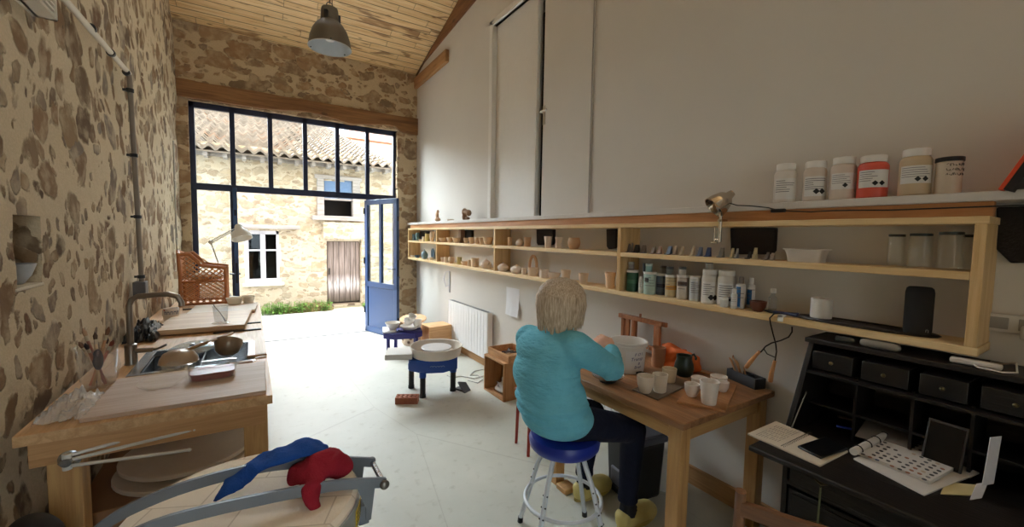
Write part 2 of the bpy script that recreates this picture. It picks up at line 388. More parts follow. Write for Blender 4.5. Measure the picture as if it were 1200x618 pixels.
# ---------------------------------------------------------------- glazed screen
M_BLUE = plain((27,60,104), .32, var=.03)
M_BLUE_SHADE = plain((24,34,66), .4, var=.03)  # same blue paint as the leaves, backlit shade put into the colour
M_PANE = glass((246,250,250), .0, 0)
FY0, FY1 = 6.98, 7.04
w1 = bpy.data.objects.new('window_1', None); COL.objects.link(w1); struct(w1)
mx = [OX0+.02 + i*(OX1-.04-OX0)/6 for i in range(7)]
b = B().box(OX0, OX0+.06, FY0, FY1, 0, OZ).box(OX1-.06, OX1, FY0, FY1, 0, OZ).box(OX0, OX1, FY0, FY1, OZ-.075, OZ).box(OX0, OX1, FY0-.01, FY1, 2.15, 2.24)
for i in range(1, 6): b.box(mx[i]-.03, mx[i]+.03, FY0, FY1, 2.2, OZ)
b.box(mx[1]-.045, mx[1]+.03, FY0, FY1, 0, 2.2).box(mx[5]-.02, mx[5]+.04, FY0, FY1, 0, 2.2)
b.box(OX0, mx[1], FY0, FY1, 0, .08).box(mx[5], OX1, FY0, FY1, 0, .08)
b.build('window_frame', M_BLUE_SHADE, w1, bevel=.004)
for i in range(6): B().box(mx[i], mx[i+1], FY0+.028, FY0+.034, 2.22, OZ-.05).build('pane', M_PANE, w1)
B().box(OX0, mx[1], FY0+.028, FY0+.034, .05, 2.18).build('pane', M_PANE, w1)
B().box(mx[5], OX1, FY0+.028, FY0+.034, .05, 2.18).build('pane', M_PANE, w1)
struct(B().box(mx[1], mx[5], 6.9, 7.1, -.02, .012).build('trim_5', plain((150,152,152), .4, .6)))
def leaf(name, x, ang, hinge):
    d = bpy.data.objects.new(name, None); COL.objects.link(d); struct(d); d.location = (x, 6.97, .012); d.rotation_euler = (0,0,ang)
    W, H, t = .86, 2.12, .045
    b = B().box(0, .075, -t, 0, 0, H).box(W-.075, W, -t, 0, 0, H).box(0, W, -t, 0, H-.075, H).box(0, W, -t, 0, .74, .82).box(0, W, -t, 0, 0, .09).box(W/2-.03, W/2+.03, -t, 0, .8, H)
    b.build('leaf_frame', M_BLUE, d, bevel=.004)
    B().box(.06, W-.06, -.032, -.012, .07, .76).build('kick_panel', M_BLUE, d)
    B().box(.07, W/2, -.026, -.02, .8, H-.06).build('pane', M_PANE, d); B().box(W/2, W-.07, -.026, -.02, .8, H-.06).build('pane', M_PANE, d)
    for z in (.3, 1.1, 1.9): B().cyl((0, -t-.006, z), (0, -t-.006, z+.1), .011).build('hinge', plain((30,34,48), .4, .5), d)
    B().box(W-.002, W+.006, -t+.01, -.01, .95, 1.2).box(W, W+.006, -.035, -.01, .25, .32).box(W, W+.006, -.035, -.01, 1.78, 1.85).build('lock_plate', plain((38,40,50), .35, .7), d)
    for y in (-.09, .01): B().tube([(W-.04, -t*.5, 1.06), (W-.04, y+.0, 1.06), (W-.16, y, 1.06)], .009).build('door_handle', plain((60,62,66), .3, .9), d)
    return d
leaf('door_1', mx[5]-.02, math.radians(-71), 0)
leaf('door_2', mx[1]+.035, math.radians(-88.7), 0)
# ---------------------------------------------------------------- the street
s = NT('road', .9, spec=.2); n = s.noise(60, 4).outputs[0]; n2 = s.noise(1.2, 4).outputs[0]
s.col(s.mix(n, s.mix(n2, lin((176,174,170)), lin((196,194,190))), lin((206,204,200)))).bump(n, .004)
struct(B().box(-18, 14, 6.98, 9.45, -.14, -.02).build('ground_street', s.m))
struct(B().box(-18, 30, 9.45, 40, -.16, -.03).build('ground_verge', plain((150,142,112), .95, var=.2, bump=.02)))
M_FAC = stone('facade_stone', (206,194,174), (188,172,146), [(178,162,136),(160,142,114),(190,178,154),(146,128,106),(172,160,138)], 5.2, (.75,1,1.7), .42, .05, .02)
M_GREYW = wood((172,166,160), (128,120,114), 2, 1.2, .85, .2)
M_GREYX = wood((172,166,160), (128,120,114), 0, 1.2, .85, .2)
YF = 9.75; EZ = 3.12; HX1 = 2.86
hs = thing('stone_house', 'old stone house with clay tile roof across the street', 'house', (0, YF, -.03))
holes = [(-.1, .5, .6, 1.65), (1.35, 1.95, 2.0, 2.75), (1.4, 2.1, .05, 1.45)]
b = B()
def at_f(x, z, d): return (x, wob((x, 3, z), 2, .03) + d, z)
wall_mesh(b, -13, HX1, 0, 3.3, .05, at_f, holes, .16)
b.box(HX1-.02, HX1, 0, 6, 0, 3.3); b.box(-13, HX1, .5, .55, 0, 3.3)
b.prism([(1.33, 1.5), (2.16, 1.5), (2.16, 1.86), (1.33, 1.86)], -.05, .1, Matrix(((1,0,0,0),(0,0,-1,0),(0,1,0,0),(0,0,0,1))))
for i in range(7): b.box(2.12, 2.12+.3+.1*(i % 2), -.035, .1, .05+i*.21, .05+i*.21+.2)
b.build('wall', M_FAC, hs)
M_DARKIN = plain((26,24,24), .9)
B().box(-13, HX1-.05, .3, .34, 0, 3.2).build('dark_interior', M_DARKIN, hs)
# lower casement window
b = B().box(-.1, -.03, .0, .08, .6, 1.66).box(.45, .53, .0, .08, .6, 1.66).box(-.1, .53, .0, .08, 1.58, 1.66).box(-.1, .53, -.02, .08, .6, .68).box(.17, .26, .0, .07, .6, 1.6)
for x0, x1 in ((-.03,.17),(.26,.45)): b.box(x0, x1, .02, .06, 1.24, 1.275)
wn = b.build('window', plain((190,188,192), .7, var=.08), hs, bevel=.006)
for x0, x1 in ((-.03,.17),(.26,.45)): B().box(x0, x1, .045, .05, .66, 1.6).build('pane', glass((150,150,155), .03, 0), wn)
B().box(-.15, .58, -.06, .05, .53, .6).build('sill', plain((206,198,184), .9), hs, bevel=.01)
B().box(-.2, .88, -.14, .05, 1.69, 1.77).build('lintel_board', M_GREYX, hs, bevel=.008)
# upper hatch with a shutter
b = B().box(1.22, 1.36, -.04, .1, 1.96, 2.86).box(1.94, 2.1, -.04, .1, 1.96, 2.86).box(1.18, 2.14, -.05, .1, 2.78, 2.87).box(1.12, 2.2, -.09, .1, 1.9, 2.0).box(1.36, 1.94, -.02, .08, 2.34, 2.38)
b.build('hatch_frame', M_GREYX, hs, bevel=.01)
B().box(1.37, 1.64, 0, .04, 2.38, 2.78).box(1.67, 1.93, 0, .04, 2.38, 2.78).build('shutter', plain((92,118,152), .7, var=.15), hs)
# plank door
s = NT('barn_door', .9, spec=.2)
gz = s.noise(2, 5, s.map((20, 20, 1.2))).outputs[0]; zz = s.new('SeparateXYZ', {0: s.co}).outputs
base = s.ramp(gz, [(.3, (98,86,80)), (.65, (146,132,124))])
worn = s.math('MULTIPLY', s.smooth(zz[2], .25, .5), s.smooth(zz[2], .75, .45))
c = s.mix(s.math('MULTIPLY', worn, s.smooth(gz, .3, .6)), base, lin((214,208,206)))
c = s.mix(s.math('MULTIPLY', s.smooth(zz[2], .34, .08), .8), c, lin((74,66,52)))
fr = s.math('FRACT', s.math('DIVIDE', zz[0], .118)); c = s.mix(s.smooth(s.math('MINIMUM', fr, s.math('SUBTRACT', 1., fr)), .03, .07, .85, 0), c, lin((40,34,30)))
s.col(c).bump(gz, .006); M_BARN = s.m
dd = B().box(1.41, 2.09, .04, .09, .1, 1.44).build('plank_door', M_BARN, hs)
B().box(1.44, 1.47, .02, .05, .72, .86).build('latch', plain((70,66,62), .5, .7), dd)
B().box(1.4, 2.1, .0, .2, 0, .07).build('door_step', plain((120,104,88), .9), hs)
# roof of canal tiles
s = NT('roof_tiles', .9, spec=.2)
xy = s.new('SeparateXYZ', {0: s.co}).outputs
cid = s.new('CombineXYZ', {0: s.math('FLOOR', s.math('DIVIDE', xy[0], .2)), 1: s.math('FLOOR', s.math('DIVIDE', xy[1], .34)), 2: 0.}).outputs[0]
rn = s.new('TexWhiteNoise', {'Vector': cid}, noise_dimensions='3D').outputs[0]
c = s.ramp(rn, [(0, (128,116,104)), (.35, (146,134,120)), (.6, (164,150,136)), (.85, (136,126,116)), (1, (154,128,108))])
c = s.mix(s.math('MULTIPLY', s.smooth(s.noise(5, 5).outputs[0], .45, .65), .5), c, lin((122,112,102)))
s.col(c); M_TILE = s.m
b = B(); RX0, RX1, rows = -12.0, HX1+.08, 36
cols = int((RX1-RX0)/.2); NS = 8
for r in range(rows):
    y0 = r*.34; vs = []; fs = []
    for i in range(cols*NS+1):
        ph = i/NS*2*PI; x = RX0 + i*.2/NS; h = .036*math.cos(ph) + .012*noise.noise(V((i//NS*1.7, r*2.3, 0)))
        w = .02*noise.noise(V((i//NS*.9, r*3.1, 4)))
        vs += [(x, y0-.05+w, h+.07), (x, y0+.36, h+.0), (x, y0-.05+w, h+.025)]
    for i in range(cols*NS):
        a = i*3; fs += [(a, a+3, a+4, a+1), (a+2, a+5, a+3, a)]
    b.add(vs, fs)
b.box(RX0, RX1, 0, 12.2, -.05, -.02)
rf = b.build('roof', M_TILE, hs, ang=60); rf.location = (0, -.32, EZ+.0); rf.rotation_euler = (math.radians(16.5), 0, 0)
b = B()
for i in range(46): b.box(-10.6+i*.3, -10.53+i*.3, -.26, .2, 3.0, 3.08)
b.box(RX0, RX1, -.02, .06, 3.04, 3.12); b.build('eave_boards', M_GREYX, hs)
h2 = thing('neighbour_house', 'pale rendered house with red tile roof behind the stone house', 'house', (4.3, 24, -.03))
B().box(0, 11, 0, 7, 0, 6.75).build('wall', plain((232,228,222), .9), h2)
s = NT('red_tiles', .9); w = s.new('TexWave', {'Vector': s.map((5,5,5)), 'Scale': 1.}, bands_direction='X').outputs[0]
s.col(s.mix(w, lin((176,112,92)), lin((206,146,122)))).bump(w, .03)
b = B(); A = [V(p) for p in ((-.6,-.5,6.7),(11.6,-.5,6.7),(11.6,7.5,6.7),(-.6,7.5,6.7),(2.2,3.5,8.5),(8.8,3.5,8.5))]
b.add(A, [(0,1,5,4),(2,3,4,5),(3,0,4),(1,2,5),(3,2,1,0)]).build('roof', s.m, h2)
# weeds and mossy bank along the house
def weeds(name, x0, x1, n, label, cols, hmin, hmax, yoff=0):
    b = B()
    for i in range(n):
        x = random.uniform(x0, x1); y = YF-.42 + random.uniform(-.12, .2) + yoff; h = random.uniform(hmin, hmax)
        for k in range(random.randint(3, 6)):
            a = random.uniform(0, 2*PI); l = random.uniform(.03, .08); z0 = random.uniform(.2, 1)*h
            c = V((x + math.cos(a)*l*.6, y + math.sin(a)*l*.6, z0)); d = V((math.cos(a), math.sin(a), random.uniform(-.3, .5))).normalized(); w = d.cross(V((0,0,1))).normalized()*l*.32
            b.add([c-d*l*.5, c+w, c+d*l*.5+V((0,0,-l*.2)), c-w], [(0,1,2,3)])
        b.tube([(x, y, -.03), (x, y, h)], .003, 4)
    s = NT('leaves', .6); n_ = s.noise(12, 3).outputs[0]; s.col(s.ramp(n_, [(.3, cols[0]), (.7, cols[1])]))
    o = b.build(name, s.m); tag(o, label, 'weeds', kind='stuff')
weeds('weeds', .15, 1.42, 230, 'green weeds along the foot of the house wall left of its plank door', ((70,112,36),(112,150,60)), .04, .22)
weeds('weeds', 2.05, 2.8, 110, 'green weeds at the house wall right of the plank door', ((70,112,36),(112,150,60)), .04, .2)
weeds('weeds', -3.0, .15, 200, 'weeds at the foot of the house wall under its window', ((100,130,50),(150,170,90)), .02, .12)
b = B()
for (x, w, h) in ((1.05, .4, .2), (.7, .35, .13), (2.4, .3, .18), (1.3, .2, .15)):
    b.ell((x, YF-.3, -.05), (w, .2, h), 24, 14)
vs = [V(p) for p in b.v]; b.v = [tuple(p + V((noise.noise(p*9)*.05, noise.noise(p*9+V((5,5,5)))*.05, noise.noise(p*9+V((9,1,1)))*.05))) for p in vs]
tag(b.build('mossy_bank', plain((112,100,60), .95, var=.35, bump=.03, sc=9)), 'brown mossy earth bank heaped against the house wall', 'bank', kind='stuff')
# ---------------------------------------------------------------- light: overcast sky, brightest where the veiled sun stands beyond the street
sl_ = bpy.data.lights.new('veiled_sun', 'SUN'); sl_.energy = SUN_E = 23.0; sl_.angle = math.radians(75); sl_.color = (.9, .95, 1)
so = bpy.data.objects.new('veiled_sun', sl_); COL.objects.link(so); so.location = (-3, 14, 12); so.rotation_euler = V((.42, -.68, -.60)).to_track_quat('-Z', 'Y').to_euler()

wd = bpy.data.worlds.new('sky'); SC.world = wd; wd.use_nodes = True; nt = wd.node_tree
bg = nt.nodes['Background']; tc = nt.nodes.new('ShaderNodeTexCoord'); sp = nt.nodes.new('ShaderNodeSeparateXYZ'); nt.links.new(tc.outputs['Generated'], sp.inputs[0])
rp = nt.nodes.new('ShaderNodeValToRGB'); nt.links.new(sp.outputs[2], rp.inputs[0])
e = rp.color_ramp.elements; e[0].position = .15; e[0].color = (.30,.335,.375,1); e[1].position = .95; e[1].color = (.96,.98,1,1)
nt.links.new(rp.outputs[0], bg.inputs[0]); bg.inputs[1].default_value = SKY = 6.6
SC.view_settings.view_transform = 'Standard'; SC.view_settings.look = 'None'; SC.view_settings.gamma = 1; SC.view_settings.use_curve_mapping = False
SC.view_settings.exposure = .82
SC.cycles.max_bounces = 16; SC.cycles.diffuse_bounces = 8; SC.cycles.transparent_max_bounces = 24
# ---------------------------------------------------------------- wall shelf
ZB, ZM, ZT = 1.222, 1.497, 1.70          # tops of bottom board, middle boards, top board
SF, SB = 2.22, XR
M_PX = wood((236,212,166), (206,172,116), 0, 1, .5)
M_PZ = wood((228,196,146), (196,156,102), 2, 1, .5)
UPR = [6.74, 5.52, 3.875, 2.09, .365]
sh = thing('wall_shelf', 'long pine wall shelf with open bays running along the white wall', 'shelf', (2.32, 3.5, ZB))
def sbx(name, y0, y1, z0, z1, m, x0=SF, x1=SB, bev=.003): return B().box(x0-2.32, x1-2.32, y0-3.5, y1-3.5, z0-ZB, z1-ZB).build(name, m, sh, bevel=bev)
sbx('top_board', .345, 6.76, 1.672, 1.70, M_PINE); sbx('bottom_board', .345, 6.76, 1.19, ZB, M_PINE)
for a, c in zip(UPR, UPR[1:]): sbx('middle_board', c+.016, a-.016, 1.467, ZM, M_PINE)
for u in UPR: sbx('upright', u-.016, u+.016, ZB, 1.672, M_PZ)
sbx('back_rail', .345, 6.76, 1.70, 1.755, wood((206,150,100), (170,112,66), 1, 1, .5), 2.26, 2.30)

CLAY = plain((222,196,168), .85, var=.05, bump=.0008); CLAYP = plain((226,208,192), .85, var=.05); CLAYB = plain((196,158,124), .85, var=.06)
PEACH = plain((232,196,160), .85, var=.04); BLUEG = plain((120,146,156), .35, var=.15); TEAL = plain((96,126,132), .4, var=.2); SLATEB = plain((74,96,116), .4, var=.15)
YEL = plain((206,186,120), .5, var=.1); WHITEC = plain((228,222,214), .5, var=.04); CREAM = plain((226,214,192), .6, var=.05)
def vessel(b, prof, w, h, t=.006, n=26):
    """open pot: outer profile (fraction of half width, fraction of height) and an inner skin"""
    r = w/2; t = min(t, r*.3, h*.3); out = [(a*r, c*h) for a, c in prof]
    inn = [(max(a-t, .0005), max(c, t)) for a, c in out][::-1]
    return b.lathe([(0, 0)] + out + inn + [(0, t)], n)
PR = dict(cup=[(.74,0),(.8,.05),(.88,.5),(1,1)], tumbler=[(.7,0),(.74,.04),(.88,.6),(1,1)], straight=[(.94,0),(.97,.04),(.97,.6),(1,1)], bowl=[(.42,0),(.5,.05),(.78,.45),(1,1)],
   cupbowl=[(.5,0),(.62,.06),(.9,.45),(1,1)], low=[(.6,0),(.7,.1),(.9,.6),(1,1)], vase=[(.6,0),(.72,.08),(.98,.42),(1,.55),(.92,.8),(.82,1)], flare=[(.72,0),(.78,.04),(.76,.35),(.84,.7),(1,1)],
   round=[(.55,0),(.75,.06),(1,.42),(.95,.62),(.7,.82),(.5,.88)])
def wk(px, k): return k*F/math.hypot(F, px-600)      # sideways size of one pixel for something off the view axis
GP = 'pots on the wall shelf'
def onshelf(name, px, yb, yt, wpx, zb, label, cat, shape, m, X=2.31, hs=1., group=GP):
    p = P(px, yb, x=X); k = mpp(p); w = wpx*wk(px, k); h = (yb-yt)*k*hs
    b = B()
    lid = shape == 'lidded' or shape == 'teapot'
    vessel(b, PR['round' if lid else shape], w, h)
    o = b.build(name, m); o.location = (X, p.y, zb); tag(o, label, cat, group)
    if lid:
        B().lathe([(0, h*.87), (w*.27, h*.87), (w*.22, h*.97), (w*.06, h*1.0), (w*.05, h*1.04), (w*.085, h*1.1), (w*.05, h*1.16), (0, h*1.17)], 18).build('lid', m, o)
    if shape == 'teapot':
        B().tube([(0, -w*.36, h*.35), (0, -w*.55, h*.5), (0, -w*.68, h*.82)], [w*.12, w*.08, w*.05], 10).build('spout', m, o)
    return o, w, h
def handle(o, w, h, m, side=-1, z0=.22, z1=.8):
    B().tube([(0, side*w*.42, h*z1), (0, side*w*.62, h*(z1+.02)), (0, side*w*.7, h*(z0+z1)/2), (0, side*w*.6, h*(z0+.03)), (0, side*w*.4, h*z0)], w*.06, 8).build('handle', m, o)
# first bay from the window, upper board
for args in (
 ('clay_bottle', 481.5, 282, 276.5, 5, 'small pale bottle at the window end of the upper shelf', 'bottle', 'vase', CLAYP),
 ('glazed_beaker', 485.5, 282, 274.5, 5, 'blue-grey glazed beaker at the window end of the upper shelf', 'beaker', 'straight', BLUEG),
 ('glazed_vase', 489.5, 282, 272.5, 5.5, 'slim teal glazed vase at the window end of the upper shelf', 'vase', 'vase', TEAL),
 ('clay_saucer', 493.5, 282.5, 280.5, 7, 'flat little saucer between teal vase and cream cups on the upper shelf', 'saucer', 'low', CLAYP),
 ('clay_cup', 497, 282.8, 277.5, 5, 'short cream cup before the dark square in the window bay', 'cup', 'straight', CREAM),
 ('clay_beaker', 501, 283, 274, 6, 'yellowish beaker before the dark square in the window bay', 'beaker', 'straight', YEL),
 ('clay_vase', 506.3, 283.3, 271.5, 6, 'tall pale vase against the first shelf divider from the window', 'vase', 'vase', CLAYP)):
    onshelf(*args[:5], ZM, *args[5:])
for n_, px, w, sh_, lb, h in (('clay_bowl', 519.5, 12, 'bowl', 'flared bowl first from the left in the second bay, upper board', 5), ('clay_bowl', 527.5, 9, 'bowl', 'tilting-sided bowl second from the left in the second bay, upper board', 6),
   ('clay_bowl', 535.5, 12, 'bowl', 'wider bowl third from the left in the second bay, upper board', 6), ('clay_cup', 546.5, 7, 'cupbowl', 'cup just right of the brown block in the second bay, upper board', 6.5),
   ('clay_cup', 553, 8, 'cupbowl', 'cup under the dark square in the second bay, upper board', 7.5), ('clay_cup', 559.3, 7.5, 'cupbowl', 'cup third in the cup row of the second bay, upper board', 7.5),
   ('clay_cup', 564.6, 7, 'cupbowl', 'cup squeezed beside the big bowl in the second bay, upper board', 7.5), ('clay_bowl', 572, 12, 'cupbowl', 'large deep bowl ending the row in the second bay, upper board', 8.5)):
    yb = 284 + (px-519)*.045; onshelf(n_, px, yb, yb-h, w, ZM, lb, n_.split('_')[1], sh_, CLAY)
for n_, px, yb, yt, w, sh_, m, lb in (
   ('clay_cylinder', 597.3, 286.5, 276.5, 5.2, 'straight', PEACH, 'narrow straight cylinder cup beside the divider in the third bay'),
   ('lidded_jar', 609, 287.3, 279, 9.5, 'lidded', CLAYP, 'small round lidded jar on the third bay upper board'),
   ('clay_beaker', 618, 288, 276.8, 9, 'cup', CLAYB, 'brown tapered beaker next to the small lidded jar'),
   ('clay_beaker', 642, 289.5, 276, 9.6, 'tumbler', CLAYP, 'pale tapered beaker in front of the dark square of the third bay'),
   ('clay_vase', 654.5, 290.3, 277, 9, 'flare', CLAYP, 'pale waisted vase right of the dark square of the third bay'),
   ('clay_vase', 672.5, 291.2, 277.5, 15, 'vase', CLAYB, 'wide round-bellied brown vase on the third bay upper board')):
    onshelf(n_, px, yb, yt, w, ZM, lb, n_.split('_')[1], sh_, m)
# lower boards
for n_, px, yb, yt, w, sh_, m, lb in (
   ('clay_dish', 483.5, 301.3, 299, 6, 'low', WHITEC, 'tiny white dish at the window end of the bottom shelf'),
   ('clay_dish', 489, 302, 298.8, 7, 'low', SLATEB, 'dark little dish second from the window end, bottom shelf'),
   ('glazed_teapot', 497.5, 303, 293.5, 8.5, 'lidded', BLUEG, 'blue-grey glazed lidded pot in the window bay, bottom shelf'),
   ('clay_dish', 504.8, 304, 301.2, 6, 'low', WHITEC, 'white dish under the standing plate in the window bay'),
   ('espresso_cup', 515, 306.5, 302.5, 4.5, 'cup', CLAYP, 'tiniest clay cup beside the divider, second bay bottom shelf'),
   ('espresso_cup', 518.6, 307, 301.8, 4.5, 'cup', CLAYP, 'second tiny cup in the row of small cups, second bay bottom shelf'),
   ('espresso_cup', 522.3, 307.5, 301.4, 4.8, 'straight', CLAYP, 'third tiny cup in the row of small cups, second bay bottom shelf'),
   ('clay_jar', 529, 308.3, 301, 8, 'vase', CLAY, 'squat peach jar left of the yellow jar, bottom shelf'),
   ('glazed_jar', 538.3, 309.5, 301, 6, 'straight', YEL, 'yellow glazed jar with dark rim, bottom shelf'),
   ('clay_bowl', 545, 310.5, 306, 10, 'low', PEACH, 'low peach bowl right of the yellow jar, bottom shelf'),
   ('clay_cup', 550.5, 311, 304, 5.5, 'straight', CLAY, 'small cup left of the tall mug, bottom shelf'),
   ('clay_mug', 556.5, 312, 301.8, 9.5, 'straight', CLAY, 'tall clay mug with handle left of the teapot, bottom shelf'),
   ('clay_teapot', 569.5, 314, 304, 12.5, 'teapot', CLAYP, 'clay teapot with spout beside the second divider, bottom shelf'),
   ('lidded_pot', 589.5, 317.5, 308.5, 13.5, 'lidded', CLAYP, 'round lidded pot left of two, third bay bottom shelf'),
   ('lidded_pot', 605, 320, 311, 14.5, 'lidded', CLAYP, 'round lidded pot with knob right of two, third bay bottom shelf'),
   ('clay_cylinder', 614.3, 321.8, 314.5, 6, 'straight', CLAYP, 'plain short cylinder left of the clay arch, bottom shelf'),
   ('clay_mug', 625, 323.7, 314, 13.5, 'straight', CLAY, 'wide mug standing under the clay arch, bottom shelf'),
   ('clay_cup', 637.5, 325.4, 316, 11, 'straight', CLAYP, 'cup just right of the clay arch, bottom shelf'),
   ('oval_bowl', 649, 327.6, 320, 16, 'bowl', CLAYP, 'wide shallow bowl between two beakers, bottom shelf'),
   ('clay_beaker', 663, 329.2, 316, 12, 'tumbler', CLAY, 'tall tapered beaker right of the shallow bowl, bottom shelf'),
   ('clay_beaker', 683.5, 332.8, 320.3, 12.3, 'tumbler', CLAY, 'tapered beaker standing alone behind the potter, bottom shelf'),
   ('clay_vase', 714.8, 337, 318.8, 13.5, 'flare', PEACH, 'large peach flared vase against the third divider, bottom shelf')):
    o, w, h = onshelf(n_, px, yb, yt, w, ZB, lb, n_.split('_')[1], sh_, m, X=2.285)
    if 'mug' in n_: handle(o, w, h, m)
pl = P(506.5, 297, x=2.36)
o = B().ell((0,0,0), (.012, .075, .085), 20, 12).build('standing_plate', SLATEB); o.location = (2.38, pl.y+.03, ZB+.084); tag(o, 'dark blue plate stood on edge against the back of the window bay', 'plate', GP)
ar = P(625, 320, x=2.36); k = mpp(ar); pts = []
for i in range(21):
    a = PI*i/20; pts.append((0, math.cos(a)*.062, .0 + (.07 if 0 < i < 20 else 0) + math.sin(a)*.115))
o = B().tube(pts, .014, 8).build('clay_arch', CLAYB); o.location = (2.355, ar.y, ZB); tag(o, 'pointed brown clay arch standing behind the wide mug', 'arch', GP)
# on the ledge at the window end
def lump(b, parts):
    for c, r in parts: b.ell(c, r, 14, 10)
    return b
p = P(513, 256, x=2.3)
o = lump(B(), [((0,0,.03),(.04,.06,.03)), ((0,.02,.09),(.025,.03,.06)), ((0,.0,.14),(.02,.025,.03))]).build('clay_figure', CLAYB, remesh=.008, smooth=3); o.location = (2.3, p.y, 1.79); tag(o, 'small clay figure standing on the ledge near the window', 'figure')
p = P(528, 256, x=2.3)
o = vessel(B(), PR['low'], .1, .02).build('clay_saucer', CLAYP); o.location = (2.3, p.y, 1.79); tag(o, 'flat saucer on the ledge between clay figure and brown sculpture', 'saucer')
p = P(544, 258, x=2.26)
o = lump(B(), [((0,.05,.04),(.035,.03,.05)), ((0,.05,.1),(.04,.035,.05)), ((0,-.02,.1),(.04,.07,.03)), ((0,-.07,.085),(.035,.03,.04)), ((0,-.03,.02),(.03,.04,.02))]).build('clay_sculpture', plain((140,108,82), .85, var=.15), remesh=.008, smooth=3); o.location = (2.29, p.y, 1.79); tag(o, 'brown arched clay sculpture on the ledge above the second bay', 'sculpture')
# dark beam ends showing on the wall behind the upper boards
M_TAR = plain((34,26,24), .8, var=.25, bump=.004)
def beamend(px0, px1, z0, z1, label, X=XR, round_=0):
    a = P(px0, 280, x=X).y; c = P(px1, 280, x=X).y; a, c = max(a, c), min(a, c)
    poly = [(c, z1), (a, z1), (a-.01, z0+.02+round_), (a-.03-round_*.6, z0), (c+.015+round_*.6, z0+.008), (c, z0+.03+round_)]
    b = B().prism(poly, X-.03, X+.06, Matrix(((0,0,1,0),(1,0,0,0),(0,1,0,0),(0,0,0,1))))
    o = b.build('beam_end', M_TAR, bevel=.006); tag(o, label, 'beam end', 'tarred beam ends in the white wall')
beamend(494, 505, 1.5, 1.655, 'dark beam end in the wall behind the window bay of the shelf')
beamend(544, 555, 1.5, 1.665, 'dark beam end in the wall behind the clay cups of the second bay')
beamend(631, 651, 1.515, 1.668, 'dark beam end in the wall behind the pale beaker of the third bay')
beamend(713, 725.0, 1.51, 1.668, 'dark beam end in the wall just left of the third divider')
beamend(858, 911, 1.515, 1.668, 'large dark beam end in the wall under the clip lamp')
beamend(1166, 1240, 1.53, 1.74, 'rounded dark beam end in the wall right of the shelf end', round_=.03)
p = P(541, 275, x=2.36)
o = B().box(-.03, .03, -.035, .035, 0, .175).build('wooden_block', wood((140,106,82), (104,72,52), 2), bevel=.004); o.location = (2.36, p.y, ZM); tag(o, 'upright brown wooden block among the bowls of the second bay', 'block')
# glaze test tiles
for i, (px, h, w, c, lb) in enumerate((
   (735.5, 10, 4, (112,104,100), 'dark grey test tile closest to the third divider'), (739, 11, 3, (150,140,132), 'narrow grey test tile second from the third divider'),
   (745, 9.5, 8, (44,40,46), 'wide near-black test tile near the third divider'), (753, 9.5, 7, (132,120,112), 'grey-brown test tile right of the wide near-black tile'),
   (764.5, 9, 6, (134,118,106), 'brownish test tile left of the pinkish one'), (771.8, 9, 6, (156,130,116), 'pinkish brown test tile right of the brownish one'),
   (783, 10, 8, (58,72,96), 'wide dark blue test tile touching a beige one'), (789.8, 10.5, 5, (176,164,150), 'beige test tile touching the wide dark blue tile'),
   (797.8, 10.5, 5, (206,192,166), 'cream test tile right of the dark blue and beige pair'), (810.8, 11.5, 4.5, (200,186,160), 'cream test tile standing alone before the two blue ones'),
   (819.3, 11, 6, (104,116,140), 'blue speckled test tile with white drips'), (829, 11, 6.5, (66,82,126), 'cobalt blue test tile right of the speckled one'),
   (844.3, 11.5, 6.5, (118,116,114), 'grey streaked test tile under the clip lamp clamp'), (857, 11.5, 3.8, (206,190,146), 'yellow-cream test tile at the left edge of the large beam end'),
   (862.3, 11.5, 3, (150,146,140), 'thin leaning grey test tile before the large beam end'), (877, 8.5, 4, (40,36,36), 'black test tile before the large beam end'),
   (883.5, 13.5, 4.5, (206,196,158), 'tall pale yellow test tile before the large beam end'), (898, 9, 4.5, (98,84,76), 'brown test tile near the right of the large beam end'), (904.5, 8.5, 5, (160,150,140), 'grey beige test tile ending the row right of the beam end'))):
    p = P(px, 300, x=2.29); k = mpp(p); w *= k*.85; h *= k
    b = B().add([(-.006,-w/2,0),(.02,-w/2,0),(.02,w/2,0),(-.006,w/2,0),(.012,-w*.42,h),(.018,-w*.42,h),(.018,w*.42,h),(.012,w*.42,h)], [(3,2,1,0),(4,5,6,7),(0,1,5,4),(1,2,6,5),(2,3,7,6),(3,0,4,7)])
    b.box(-.02, .012, -w/2, w/2, 0, .006)
    s_ = plain(c, .35, var=.3, sc=60)
    o = b.build('test_tile', s_, bevel=.0015); o.location = (2.29, p.y, ZM); o.rotation_euler.z = random.uniform(-.25, .1); tag(o, lb, 'glaze tile', 'glaze test tiles on the upper board')
